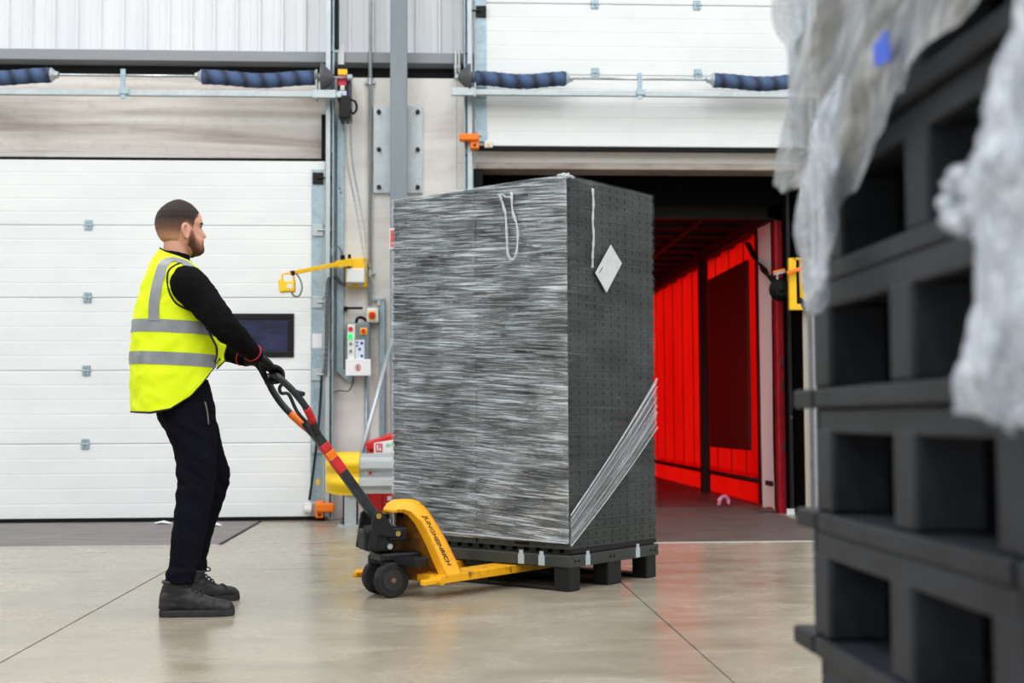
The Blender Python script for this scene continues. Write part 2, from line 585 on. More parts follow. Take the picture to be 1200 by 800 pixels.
d2 = thing('door_2', 'raised white sectional dock door above the open bay', 'door', (1.78, YD, 3.24), kind='structure')
EL, ER = .318, 3.245
z2 = [3.245, 3.87, 4.525, 5.15, 5.775]
z2 = [3.245, 4.525 - .64, 4.525, 5.165, 5.805]
for k in range(4):
    part(d2, 'panel', panel_mb(EL, ER, z2[k] + .002, z2[k + 1] - (.002 if k == 1 else .0)), M_WHITE)
part(d2, 'bottom_seal', MB().box(EL, ER, YD - .012, YD + .07, 3.215, 3.244), M_BLACK)
part(d2, 'end_stile', MB().box(EL + .01, EL + .105, YD - .008, YD + .01, 3.25, 5.8), M_GALV2)
part(d2, 'end_stile', MB().box(ER - .105, ER - .01, YD - .008, YD + .01, 3.25, 5.8), M_GALV2)
for x in (1.385, 2.30):
    part(d2, 'hinge', hinge_mb(x, z2[2]), M_GALV2)
    part(d2, 'hinge', hinge_mb(x, z2[1] + .02), M_GALV2)
for z in (4.44, 3.72, 3.33):
    part(d2, 'roller', roller_mb(EL + .06, z, -1), M_DARK if z > 4 else M_GALV2, bevel=.003)
se = part(d2, 'edge_sensor', MB().box(.40, .475, YD - .05, YD - .008, 3.225, 3.285), M_LGREY, bevel=.006)
part(se, 'sensor_lamp', MB().box(.425, .455, YD - .053, YD - .049, 3.238, 3.255), M_YEL)

def track(name, label, x0, x1, z0, z1, sgn):
    t = thing(name, label, 'door track', ((x0 + x1) / 2, YD - .03, z0))
    part(t, 'angle', MB().box(x0, x1, YD + .02, YD + .03, z0, z1).box(x1 - .008 if sgn > 0 else x0, x1 if sgn > 0 else x0 + .008, YD - .09, YD + .02, z0, z1), M_GALV2)
    xa = x0 + .012 if sgn > 0 else x1 - .05
    part(t, 'channel', MB().box(xa, xa + .038, YD - .075, YD - .068, z0 + .02, z1).box(xa, xa + .006, YD - .068, YD - .005, z0 + .02, z1).box(xa + .032, xa + .038, YD - .068, YD - .03, z0 + .02, z1), M_GALV)
    z = z0 + .45
    while z < z1 - .2:
        part(t, 'fixing_bracket', MB().box(x0 + .01, x1 - .01, YD - .02, YD + .022, z, z + .07), M_GALV2, bevel=.004)
        z += .9
    return t
tr = track('door_track', 'galvanised vertical track at right edge of closed door', -.985, -.905, .02, 6.0, 1)
part(tr, 'back_angle', MB().box(-.905, -.872, YD - .02, YD + .08, 4.11, 6.0), M_DARK)
part(tr, 'warning_sticker', MB().box(-1.05, -1.02, YD - .012, YD - .0095, .30, .35), M_YEL)
track('door_track', 'galvanised vertical track at left edge of raised door', .225, .305, .02, 6.0, -1)
track('door_track', 'galvanised vertical track at right side of raised door', 3.26, 3.34, .02, 6.0, 1)

# ------------------------------------------------------------------ torsion shafts with spring sleeves
YS = 11.30
def shaft(label, x0, x1, cx, sl, zc, zr, rx0, rx1, drums):
    t = thing('torsion_shaft', label, 'spring shaft', (cx, YS, zr))
    part(t, 'shaft', MB().cyl((x0, YS, zc), (x1, YS, zc), .0125, n=12), M_STEEL, smooth=True)
    part(t, 'support_rail', MB().box(rx0, rx1, YS - .02, YS + .03, zr - .028, zr + .022), M_GALV, bevel=.004)
    part(t, 'centre_bracket', MB().box(cx - .022, cx + .022, YS - .03, YS - .02, zr - .06, zc + .05).box(cx - .03, cx + .05, YS - .04, YS - .02, zr - .02, zr + .03), M_GALV2, bevel=.004)
    for a, b in sl:
        pts, rad = [], []
        n = 28
        for k in range(n + 1):
            u = k / n
            pts.append((a + (b - a) * u, YS, zc - .022 * math.sin(PI * min(1, max(0, u))) - .006 + .006 * math.sin(u * 9)))
            rad.append(.063 + .003 * math.sin(k * 2.4))
        s_ = part(t, 'spring_sleeve', MB().tube(pts, rad, 18), M_SLEEVE, smooth=True)
        for e, s1 in ((a, -1), (b, 1)):
            part(s_, 'winding_cone', MB().cyl((e, YS, zc), (e + s1 * .035, YS, zc), .062, .036, 14).cyl((e + s1 * .03, YS, zc), (e + s1 * .06, YS, zc), .034, .03, 10), M_GALV)
    for x, s1 in drums:
        part(t, 'cable_drum', MB().tube([(x - .05 * s1, YS, zc), (x - .035 * s1, YS, zc), (x + .06 * s1, YS, zc), (x + .065 * s1, YS, zc)], [.118, .12, .03, .02], 20), mat('drum_grey', (96, 98, 102), .5, .4), smooth=False)
        part(t, 'end_bracket', MB().box(x - .085 * s1 - .008, x - .085 * s1 + .008, YS - .04, YS + .06, zr - .05, zc + .06).box(x - .12, x + .08, YS - .045, YS + .0, zr - .04, zr + .03), M_GALV, bevel=.004)
    part(t, 'end_collar', MB().cyl((x1 - .05, YS, zc), (x1 - .01, YS, zc), .028, n=12) if x1 < 0 else MB().cyl((x0 + .01, YS, zc), (x0 + .05, YS, zc), .028, n=12), M_GALV)
    return t
zc1 = W(150, 88.5, YS).z; zr1 = W(150, 108.5, YS).z
shaft('spring shaft over closed door with two blue sleeves', -4.6, W(414, 88, YS).x, W(145, 88, YS).x, [(W(237, 88, YS).x, W(369, 88, YS).x), (-4.25, W(60, 88, YS).x)], zc1, zr1, -4.6, W(400, 108, YS).x, [(W(383, 88, YS).x, 1)])
zc2 = W(749, 92.5, YS).z; zr2 = W(749, 109.5, YS).z
shaft('spring shaft across raised door with two blue sleeves', W(532, 92, YS).x, 3.3, W(749, 92, YS).x, [(W(556, 92, YS).x, W(663, 92, YS).x), (W(836, 92, YS).x, W(944, 92, YS).x)], zc2, zr2, W(535, 108, YS).x, 3.3, [(W(545, 92, YS).x, -1)])

# ------------------------------------------------------------------ steel column, plate, conduits
t = thing('steel_column', 'grey painted steel column between the two dock doors', 'column', (-.345, 11.42, 0))
cx0, cx1 = W(457, 300, 11.34).x, W(477, 300, 11.34).x
part(t, 'post', MB().box(cx0, cx1, 11.34, 11.50, .012, HZ - .02), M_COL, bevel=.008)
part(t, 'base_plate', MB().box(cx0 - .05, cx1 + .05, 11.29, 11.55, 0, .014), M_GALV)
bp = thing('fixing_plate', 'galvanised bolted wall plate behind grey column', 'wall plate', (W(466, 226, 11.58).x, 11.59, W(466, 226, 11.58).z))
a, b = W(437.5, 226, 11.58), W(495, 124, 11.58)
part(bp, 'plate', MB().box(a.x, b.x, 11.58, 11.62, a.z, b.z), M_GALV, bevel=.003)
for px in (444, 489.5):
    for py in (131, 175, 219):
        p = W(px, py, 11.57)
        part(bp, 'bolt', MB().cyl((p.x, 11.565, p.z), (p.x, 11.582, p.z), .020, n=12).cyl((p.x, 11.545, p.z), (p.x, 11.567, p.z), .018, n=6).cyl((p.x, 11.50, p.z), (p.x, 11.546, p.z), .009, n=8), M_BOLT)
t = thing('conduit_pipe', 'thin galvanised conduit running down to the red isolator switch', 'pipe', (W(433, 360, 11.57).x, 11.57, W(433, 360, 11.57).z))
p = W(433.5, 358, 11.58)
part(t, 'pipe', MB().cyl((p.x, 11.58, p.z), (p.x, 11.58, HZ - .02), .017, n=12), M_GALV, smooth=True)
for py in (96, 320):
    q = W(433.5, py, 11.58)
    part(t, 'coupling', MB().cyl((q.x, 11.58, q.z - .03), (q.x, 11.58, q.z + .03), .024, n=12).box(q.x - .045, q.x + .045, 11.585, 11.62, q.z - .012, q.z + .012), M_GALV, bevel=.003)
t = thing('conduit_pipe', 'short white conduit stub beside raised door track', 'pipe', (W(535, 88, 11.58).x, 11.58, W(535, 88, 11.58).z))
for px in (534.2, 538.3):
    p, q = W(px, 94, 11.56), W(px, 58, 11.56)
    part(t, 'pipe', MB().cyl((p.x, 11.56, p.z), (p.x, 11.56, q.z), .010, n=10), M_LGREY, smooth=True)
part(t, 'clip', MB().box(W(532, 80, 11.57).x, W(540, 80, 11.57).x, 11.565, 11.80, W(535, 80, 11.57).z, W(535, 76, 11.57).z), M_GALV)
# cable channel with white duct above
t = thing('cable_channel', 'pale galvanised cable channel running down beside the door track', 'cable channel', (W(399, 440, 11.55).x, 11.58, W(399, 440, 11.55).z))
x0, x1 = W(395, 300, 11.56).x, W(402.5, 300, 11.56).x
zt, zb = W(399, 136, 11.56).z, W(399, 436, 11.56).z
part(t, 'channel', MB().box(x0, x1, 11.56, 11.566, zb, zt).box(x0, x0 + .006, 11.566, 11.62, zb, zt).box(x1 - .006, x1, 11.566, 11.62, zb, zt), M_GALV2)
q = W(399, 437, 11.56)
part(t, 'bend', MB().bar((x0 + .028, 11.59, zb + .02), (x0 + .13, 11.59, zb - .07), .056, .05, (0, 1, 0)), M_GALV2)
for px, py in ((399.5, 226), (398, 221)):
    q = W(px, py, 11.556)
    part(t, 'screw', MB().cyl((q.x, 11.552, q.z), (q.x, 11.561, q.z), .007, n=8), M_DARK)
zt2, zb2 = W(399, 52, 11.55).z, W(399, 76, 11.55).z
part(t, 'white_duct', MB().box(W(396, 60, 11.55).x, W(403, 60, 11.55).x, 11.55, 11.6, zb2, zt2), M_PAPER, bevel=.004)
# door operator
def Wb(x0, y0, x1, y1, Y, dep):
    a, b = W(x0, y1, Y), W(x1, y0, Y)
    return (a.x, b.x, Y, Y + dep, a.z, b.z)
t = thing('door_operator', 'black door operator with yellow and red labels beside shaft', 'motor', (W(403, 138, 11.35).x, 11.42, W(403, 138, 11.35).z))
part(t, 'gear_housing', MB().box(*Wb(395, 75, 407.5, 117, 11.33, .22)), M_BPLAS, bevel=.012)
part(t, 'motor_body', MB().box(*Wb(397, 112, 411, 138, 11.30, .24)).cyl((W(404, 138, 11.4).x, 11.42, W(404, 138, 11.42).z - .0), (W(404, 130, 11.4).x, 11.42, W(404, 130, 11.42).z), .05), M_BPLAS, bevel=.012)
part(t, 'side_cover', MB().box(*Wb(406.5, 90, 411, 116, 11.34, .2)), mat('operator_blue', (40, 44, 72), .4), bevel=.01)
part(t, 'yellow_label', MB().box(*Wb(396, 81, 407, 87.2, 11.326, .003)), M_YEL)
part(t, 'red_label', MB().box(*Wb(396.4, 88, 406, 99.6, 11.326, .003)), mat('pink_red_label', (232, 40, 84), .45))
wl = part(t, 'warning_label', MB().box(*Wb(399, 100, 403.6, 105.4, 11.326, .003)), M_PAPER)
a = W(401.3, 101.2, 11.325); b = W(399.8, 104.2, 11.325); c = W(402.8, 104.2, 11.325)
part(wl, 'warning_triangle', MB().add([(a.x, 11.3245, a.z), (b.x, 11.3245, b.z), (c.x, 11.3245, c.z)], [(0, 1, 2)]), M_YEL)
part(t, 'type_label', MB().box(*Wb(396.5, 106.3, 406, 111.6, 11.326, .003)), mat('label_lilac', (206, 212, 236), .5))
pts = spline([W(410, 117, 11.32), W(416, 119, 11.31), W(418, 127, 11.31), W(414, 133, 11.31), W(410, 129, 11.32)], 18)
part(t, 'cable', MB().tube(pts, .010, 8), M_BLACK, smooth=True)
# hand chain hanging from the operator: two falls of small links
t = thing('hand_chain', 'long galvanised hand chain hanging below black operator', 'chain', W(437, 350, 11.45))
for f0, f1 in (((404.5, 138), (434, 345)), ((410.5, 138), (439, 350))):
    mb = MB()
    n = 74
    path = spline([W(f0[0], f0[1], 11.42), W(f0[0] + 2.5, 190, 11.46), W((f0[0] + f1[0]) / 2 - 1, 250, 11.48), W(f1[0], f1[1], 11.5)], n)
    for k in range(n - 1):
        p, q = path[k], path[k + 1]
        d = (q - p).normalized()
        sd = Vector((1, 0, 0)) if k % 2 else Vector((0, 1, 0))
        c = (p + q) / 2
        ring = []
        for j in range(8):
            an = 2 * PI * j / 8
            ring.append(c + d * (math.cos(an) * .016) + sd * (math.sin(an) * .009))
        mb.tube(ring, .0026, 4, cap=False, closed=True)
    part(t, 'chain_fall', mb, M_GALV, label='galvanised links', kind='stuff')

# ------------------------------------------------------------------ yellow dock light on swing arm
t = thing('dock_light', 'yellow swing-arm dock light with lamp head reaching left', 'dock light', W(416, 336, 11.5))
part(t, 'back_plate', MB().box(*Wb(405, 302, 430, 336, 11.50, .10)), M_YEL, bevel=.01)
part(t, 'junction_box', MB().box(*Wb(405.5, 314, 427, 331, 11.38, .12)), M_LGREY, bevel=.012)
part(t, 'cover_screws', MB().box(*Wb(408, 331, 412, 335, 11.47, .03)).box(*Wb(420, 331, 424, 335, 11.47, .03)), M_GALV)
p0, p1 = W(408, 307, 11.38), W(344, 319.5, 10.95)
part(t, 'arm', MB().bar(p0, p1, .034, .036), M_YEL, bevel=.004)
part(t, 'arm_sleeve', MB().bar(W(409, 307, 11.39), W(394, 310, 11.29), .055, .062), M_YEL, bevel=.006)
part(t, 'hinge_block', MB().box(*Wb(403, 303, 412, 312, 11.36, .15)), M_YEL, bevel=.008)
part(t, 'hinge_pin', MB().cyl(W(409.5, 298, 11.4), W(409.5, 316, 11.4), .014, n=10), M_BLACK)
part(t, 'cable_gland', MB().cyl(W(401.5, 305, 11.33), W(401.5, 299, 11.33), .02, n=10), M_BLACK)
part(t, 'arm_end_cap', MB().bar(p1, p1 + (p1 - p0).normalized() * .02, .036, .038), M_BLACK)
Yl = 10.95
yk = [W(331, 332, Yl), W(330.5, 322, Yl), W(334, 320.5, Yl), W(340, 320, Yl), W(343.5, 321.5, Yl), W(345.5, 333, Yl)]
part(t, 'yoke', MB().tube(yk, .009, 8), M_YEL, smooth=True)
hd_ = part(t, 'lamp_head', MB().box(*Wb(328.5, 329, 345, 341.5, Yl - .06, .12)).bar(W(327.5, 335.5, Yl), W(333, 335, Yl), .13, .11), M_YEL, bevel=.012)
part(hd_, 'rating_label', MB().box(*Wb(336, 332.5, 343, 337.5, Yl - .063, .003)), M_LGREY)
part(hd_, 'lens', MB().box(*Wb(326.4, 330.5, 328, 340.5, Yl - .055, .11)), M_LGREY)
part(t, 'cable', MB().tube(spline([W(341, 341, Yl), W(344, 346, Yl), W(350, 347, Yl - .02), W(354, 338, Yl - .02), W(352, 328, Yl), W(347, 320, Yl)], 26), .0065, 8), M_CABLE, smooth=True)
part(t, 'feed_cable', MB().tube(spline([W(391, 308, 11.28), W(391.5, 297, 11.3), W(395, 289, 11.32), W(399, 292, 11.33), W(402, 301, 11.34)], 24), .0065, 8), M_CABLE, smooth=True)

# ------------------------------------------------------------------ controls
t = thing('isolator_switch', 'light grey isolator box with red rotary knob on yellow', 'switch', W(436, 377, 11.5))
part(t, 'box', MB().box(*Wb(429.5, 360.5, 443.5, 377.5, 11.48, .14)), M_LGREY, bevel=.012)
kb = part(t, 'yellow_plate', MB().box(*Wb(431.5, 364, 440.5, 375, 11.472, .008)), M_YEL, bevel=.004)
c = W(436, 369.3, 11.47)
part(kb, 'knob', MB().cyl((c.x, 11.474, c.z), (c.x, 11.44, c.z), .030, .027, 20).box(c.x - .006, c.x + .006, 11.425, 11.445, c.z - .026, c.z + .026), M_RED, bevel=.003)
part(t, 'cable', MB().tube(spline([W(430, 376, 11.5), W(424, 372, 11.5), W(419, 373, 11.5), W(417, 379, 11.5)], 16), .013, 8), M_BLACK, smooth=True)
t = thing('door_control', 'grey door control box with green lamp and buttons', 'control box', W(419, 440, 11.5))
part(t, 'case', MB().box(*Wb(405, 378, 433, 432, 11.44, .18)), M_MGREY, bevel=.014)
sp = part(t, 'button_strip', MB().box(*Wb(407, 379.5, 416, 431, 11.434, .01)), M_LGREY, bevel=.004)
for px, py, r, m in ((411, 385.5, .020, M_RED), (410.6, 394.3, .022, M_GREEN), (411, 402.5, .012, M_MGREY), (411, 411, .012, M_MGREY)):
    c = W(px, py, 11.43)
    part(sp, 'button', MB().cyl((c.x, 11.436, c.z), (c.x, 11.42, c.z), r, n=16), m)
es = part(t, 'switch_plate', MB().box(*Wb(422, 384, 430, 392, 11.432, .01)), M_YEL, bevel=.003)
c = W(426, 388, 11.43)
part(es, 'stop_button', MB().cyl((c.x, 11.434, c.z), (c.x, 11.405, c.z), .021, n=16), M_RED)
lb = part(t, 'instruction_label', MB().box(*Wb(416.5, 398, 427, 431, 11.435, .008)), mat('label_pale', (214, 224, 238), .5))
for px, py, r in ((418.5, 401, .010), (424, 402, .014), (418.5, 405, .010), (421.5, 409, .013), (424, 417, .013)):
    c = W(px, py, 11.43)
    part(lb, 'pictogram', MB().cyl((c.x, 11.436, c.z), (c.x, 11.4335, c.z), r, n=12), M_BLUEP)
nt = thing('notice_holder', 'white notice card fixed below grey control box', 'notice', W(419, 440, 11.42))
part(nt, 'card', MB().box(*Wb(405, 420.5, 434.5, 440, 11.405, .03)), M_PAPER, bevel=.003)
c = W(419.5, 430.5, 11.405)
ring = [(c.x + .020 * math.cos(2 * PI * k / 20), 11.404, c.z + .026 * math.sin(2 * PI * k / 20)) for k in range(20)]
part(nt, 'red_ring', MB().tube(ring, .004, 6, closed=True, cap=False), M_RED)
part(nt, 'figure', MB().box(c.x - .006, c.x + .006, 11.402, 11.406, c.z - .017, c.z + .013), M_DARK)
pts = spline([W(414, 441, 11.42), W(413, 450, 11.5), W(408, 458, 11.55), W(398, 457.5, 11.57), W(391, 460, 11.57), W(388, 465, 11.57)], 24)
lk = thing('key_switch', 'small blue key switch on wall fed by thin grey cable', 'switch', W(387.5, 478, 11.57))
part(lk, 'body', MB().box(*Wb(385.5, 464.5, 390.5, 475, 11.54, .08)), M_BLUEP, bevel=.006)
part(lk, 'shackle', MB().tube(spline([W(386.5, 475, 11.55), W(386.2, 481, 11.55), W(389, 482, 11.55), W(389.5, 475, 11.55)], 12), .006, 6), M_GALV, smooth=True)
part(lk, 'cable', MB().tube(pts, .0055, 6), M_CABLE, smooth=True)
t = thing('wall_hook', 'short black hook bar on wall above control box', 'hook', W(404, 361, 11.6))
part(t, 'bar', MB().bar(W(403, 361, 11.5), W(425, 361, 11.5), .03, .02), M_BLACK, bevel=.004)
part(t, 'stem', MB().bar(W(404.5, 361, 11.5), W(404.5, 361, 11.5) + Vector((0, .12, 0)), .025, .03), M_BLACK)
t = thing('conduit_pipe', 'galvanised conduit on wall running down from isolator to floor', 'pipe', (W(447, 500, 11.58).x, 11.58, 0))
p, q = W(444.5, 350, 11.58), W(429.5, 440, 11.58)
part(t, 'upright', MB().box(p.x - .0, p.x + .05, 11.575, 11.618, .01, p.z), M_GALV2, bevel=.004)
part(t, 'pipe', MB().cyl((q.x, 11.59, .01), (q.x, 11.59, q.z), .016, n=10), M_GALV2, smooth=True)
part(t, 'cross_bracket', MB().box(*Wb(437, 348.5, 450, 351.5, 11.555, .06)).box(*Wb(442, 351, 446, 358, 11.56, .05)), M_GALV, bevel=.003)
# flexible conduit beside the track
t = thing('flexible_conduit', 'ribbed flexible conduit looping beside the closed door track', 'conduit', W(381, 430, 11.45))
pts = spline([W(405, 334, 11.47), W(399, 331, 11.46), W(394, 325, 11.45), W(388, 325, 11.44), W(384.5, 331, 11.42), W(383.5, 360, 11.40), W(382.5, 400, 11.40), W(381, 440, 11.40)], 90)
part(t, 'hose', MB().tube(pts, [.015 + (.004 if k % 2 else 0) for k in range(90)], 8), M_CABLE)
# door edge cable with roller box at foot
t = thing('door_cable', 'dark cable hanging down closed door edge to white roller box', 'cable', W(361.5, 601, 11.45))
part(t, 'cable', MB().tube(spline([W(377, 440, 11.40), W(374, 490, 11.41), W(368, 545, 11.42), W(362.5, 586, 11.43)], 24), .011, 8), M_DARK, smooth=True)
part(t, 'roller_box', MB().box(*Wb(356, 588.5, 366, 599.5, 11.42, .07)), M_LGREY, bevel=.012)
part(t, 'roller_wheel', MB().cyl((W(361, 596, 11.42).x - .03, 11.42, W(361, 597, 11.42).z), (W(361, 596, 11.42).x + .03, 11.42, W(361, 597, 11.42).z), .035, n=14), M_LGREY)
def stopper(label, x0, y0, x1, y1, Y, arm):
    t = thing('door_stop', label, 'bracket', W((x0 + x1) / 2, y1, Y))
    part(t, 'body', MB().box(*Wb(x0, y0, x1, y1, Y, .1)), M_ORG, bevel=.012)
    part(t, 'arm', MB().box(*Wb(*arm, Y - .03, .09)), M_ORG, bevel=.012)
    c = W((x0 + x1) / 2, y1 - 4, Y)
    part(t, 'screw', MB().cyl((c.x, Y - .006, c.z), (c.x, Y + .002, c.z), .012, n=10), M_DARK)
    return t
stopper('orange plastic bracket at foot of closed door track', 369.3, 587, 379.3, 607, 11.36, (369.5, 589.5, 391.5, 600))
stopper('orange plastic bracket at lower corner of raised door', 551, 157, 561.5, 174, 11.36, (538.3, 156, 561.3, 164))
# sign on column
t = thing('wall_sign', 'small red sign with white border on grey column', 'sign', W(460, 291, 11.33))
part(t, 'board', MB().box(*Wb(456.3, 267.5, 478, 291.5, 11.328, .010)), M_PAPER, bevel=.002)
part(t, 'red_field', MB().box(*Wb(457.6, 269.5, 476.5, 289.5, 11.324, .005)), M_RED)
# leaning bar
t = thing('leaning_bar', 'galvanised bar leaning against wall behind guard rail', 'bar', W(421, 607, 11.0))
part(t, 'tube', MB().cyl(Vector((W(402, 606, 10.95).x, 10.95, .018)), W(459, 398, 11.32), .019, n=12), M_GALV, smooth=True)
part(t, 'foot_cap', MB().cyl(Vector((W(402, 606, 10.95).x, 10.95, .0)), Vector((W(402, 606, 10.95).x + .008, 10.962, .05)), .023, n=12), M_BLACK)

# ------------------------------------------------------------------ guard rail and extinguisher cabinet
YG = 10.75
M_RAIL = mat('rail_zinc', (208, 213, 216), .35, .35, (194, 199, 203), (3, 3, 20))
g = thing('guard_rail', 'galvanised crash barrier with bright yellow rounded end', 'guard rail', (W(411, 617, YG).x, YG, 0))
zb, zt = W(440, 578, YG).z, W(440, 531, YG).z
h = zt - zb
prof = [(0, .0), (.10, .0), (.20, -.07), (.36, -.07), (.46, .0), (.54, .0), (.64, -.07), (.80, -.07), (.90, .0), (1, .0)]
def wbeam(x0, x1, k=1.0, off=0.0, n=2, grow=0):
    rows = []
    for f in range(n):
        x = x0 + (x1 - x0) * f / (n - 1)
        rows.append([(x, YG + d * k + off, zb - grow + (h + 2 * grow) * u) for u, d in prof])
    return rows
rows = wbeam(W(419, 550, YG).x, .75)
part(g, 'rail', MB().sheet(rows).sheet([[(p[0], p[1] + .005, p[2]) for p in r][::-1] for r in rows]), M_RAIL, smooth=False)
# yellow end: same section swept round a bend
mb = MB()
rows = []
xe = W(421, 550, YG).x
for k in range(9):
    u = k / 8
    xx = xe - .285 * math.sin(u * PI / 2)
    yy = .24 * (1 - math.cos(u * PI / 2))
    tp = .045 * u ** 3
    rows.append([(xx + .02 * math.sin(q * PI * 3) * u * 0, YG - .014 + d * (1 - .3 * u) + yy, zb - .014 + tp + (h + .028 - 2 * tp) * q) for q, d in prof])
part(g, 'end_cap', MB().sheet(rows[::-1]).sheet([[(p[0] + .006, p[1] + .012, p[2]) for p in r] for r in rows]), mat('yellow_rail', (252, 208, 20), .45), smooth=True)
px0, px1 = W(402, 600, YG + .06).x, W(419.5, 600, YG + .06).x
part(g, 'post', MB().box(px0, px0 + .012, YG + .03, YG + .13, .012, zt - .05).box(px0, px1, YG + .03, YG + .042, .012, zt - .05).box(px1 - .012, px1, YG + .03, YG + .13, .012, zt - .05), M_GALV)
part(g, 'post', MB().box(.45, .58, YG + .03, YG + .13, .012, zt - .05), M_GALV)
part(g, 'base_plate', MB().box(px0 - .04, px1 + .04, YG, YG + .16, 0, .014), M_GALV)
for px, m, r in ((428.5, M_LGREY, .011), (434, M_RED, .012)):
    c = W(px, 554, YG)
    part(g, 'bolt', MB().cyl((c.x, YG - .012, c.z), (c.x, YG + .004, c.z), r, n=12), m)
e = thing('extinguisher_cabinet', 'red extinguisher cabinet with sloping lid behind the guard rail', 'fire cabinet', (W(448, 610, 11.12).x, 11.12, 0))
xl = W(430.5, 540, 11.04).x
xr = xl + .36
part(e, 'case', MB().box(xl, xr, 11.0350, 11.2750, .02, .60), M_RED, bevel=.02)
part(e, 'lid', MB().add([(xl - .01, 11.0150, .60), (xr + .01, 11.0150, .60), (xr + .01, 11.2850, .60), (xl - .01, 11.2850, .60), (xl - .01, 11.0150, .675), (xr + .01, 11.0150, .80), (xr + .01, 11.2850, .80), (xl - .01, 11.2850, .675)],
     [(3, 2, 1, 0), (4, 5, 6, 7), (0, 1, 5, 4), (1, 2, 6, 5), (2, 3, 7, 6), (3, 0, 4, 7)]), M_RED, bevel=.02)
part(e, 'door_seam', MB().box(xl + .12, xl + .128, 11.0310, 11.0370, .04, .58), mat('seam_dark_red', (110, 8, 12), .5))
nb = part(e, 'notice', MB().add([(xl + .055, 11.0120, .575), (xl + .30, 11.0120, .585), (xl + .30, 11.0120, .705), (xl + .055, 11.0120, .665), (xl + .055, 11.0160, .575), (xl + .30, 11.0160, .585), (xl + .30, 11.0160, .705), (xl + .055, 11.0160, .665)],
     [(0, 1, 2, 3), (7, 6, 5, 4), (0, 4, 5, 1), (1, 5, 6, 2), (2, 6, 7, 3), (3, 7, 4, 0)]), M_PAPER)
part(nb, 'pictogram', MB().box(xl + .070, xl + .125, 11.0080, 11.0125, .59, .66), M_RED)
part(nb, 'pictogram_mark', MB().box(xl + .080, xl + .092, 11.0060, 11.0090, .60, .65).box(xl + .100, xl + .115, 11.0060, 11.0090, .60, .625).box(xl + .104, xl + .111, 11.0060, 11.0090, .633, .65), M_PAPER)
part(nb, 'green_print', MB().box(xl + .155, xl + .19, 11.0080, 11.0125, .635, .66).box(xl + .20, xl + .23, 11.0080, 11.0125, .642, .668), mat('pale_green', (150, 210, 160), .6))
part(e, 'feet', MB().box(xl + .02, xl + .06, 11.0550, 11.2550, 0, .025).box(xr - .06, xr - .02, 11.0550, 11.2550, 0, .025), M_DARK)
part(e, 'white_print', MB().box(xl + .165, xl + .20, 11.0290, 11.0355, .19, .225).box(xl + .155, xl + .27, 11.0290, 11.0355, .155, .17), M_PAPER)

# ------------------------------------------------------------------ dock shelter and trailer
sh = thing('dock_shelter', 'black fabric dock shelter framing the rear of the trailer', 'dock shelter', (1.8, 12.0, 0))
part(sh, 'head_curtain', MB().box(.1, 3.7, 11.90, 11.93, 2.80, 3.5), M_VOID)
part(sh, 'side_curtain', MB().box(3.152, 3.75, 11.92, 11.95, .035, 3.4), M_VOID)
part(sh, 'side_curtain', MB().box(-.1, .62, 11.92, 11.95, -1.15, 3.4), M_VOID)
part(sh, 'outer_frame', MB().box(3.7, 3.76, 11.82, 12.6, -1.2, 3.6).box(-.16, -.1, 11.82, 12.6, -1.2, 3.6).box(-.16, 3.76, 11.82, 12.6, 3.5, 3.6), M_VOID)
part(sh, 'edge_strip', MB().box(3.175, 3.20, 11.86, 11.915, .04, 2.9), mat('shelter_edge', (30, 31, 36), .6))
for z in (.86,):
    part(sh, 'stud', MB().cyl((3.187, 11.852, z), (3.187, 11.862, z), .012, n=10), M_STEEL)

def curtain_mat():
    t = NT('red_tarpaulin')
    t.t.nodes.remove(t.b)
    tr = t.n('ShaderNodeBsdfTranslucent')
    df = t.n('ShaderNodeBsdfDiffuse')
    f = t.noise(t.obj((1, .5, .5)), 1.2, 4, .6)
    c = t.ramp(f, ((.3, lin((226, 10, 6))), (.7, lin((250, 22, 12)))))
    t.l(c, tr.inputs[0])
    df.inputs[0].default_value = lin((190, 10, 12))
    mx = t.n('ShaderNodeMixShader')
    mx.inputs[0].default_value = .25
    t.l(tr.outputs[0], mx.inputs[1])
    t.l(df.outputs[0], mx.inputs[2])
    t.l(mx.outputs[0], t.out.inputs[0])
    return t.m
M_TARP = curtain_mat()
M_MAROON = mat('dark_maroon', (52, 6, 14), .6)
M_TRED = mat('trailer_red', (176, 20, 34), .45, 0, (140, 14, 26), (4, 4, 4))
M_TFLOOR = mat('trailer_floor_ply', (92, 72, 70), .5, 0, (64, 48, 48), (6, 1.2, 1), bump=.2, bs=40)
def roof_mat():
    t = NT('roof_tarpaulin')
    t.t.nodes.remove(t.b)
    tr = t.n('ShaderNodeBsdfTranslucent')
    tr.inputs[0].default_value = lin((120, 6, 8))
    df = t.n('ShaderNodeBsdfDiffuse')
    df.inputs[0].default_value = lin((60, 8, 10))
    mx = t.n('ShaderNodeMixShader')
    mx.inputs[0].default_value = .5
    t.l(tr.outputs[0], mx.inputs[1])
    t.l(df.outputs[0], mx.inputs[2])
    t.l(mx.outputs[0], t.out.inputs[0])
    return t.m
TX0, TX1, TY0, TY1, TZ = .62, 3.15, 12.15, 25.4, 2.72
tl = thing('trailer', 'red curtain-sided trailer backed up to the open dock', 'trailer', (1.88, 18, -1.2))
part(tl, 'deck', MB().box(TX0, TX1, TY0, TY1, -.16, -.022), M_DARK)
nb = 7
for k in range(nb):
    w = (TX1 - TX0 - .06) / nb
    part(tl, 'floor_board', MB().box(TX0 + .03 + k * w, TX0 + .03 + (k + 1) * w - .004, TY0 + .02, TY1, -.022, .0), M_TFLOOR, bevel=.002)
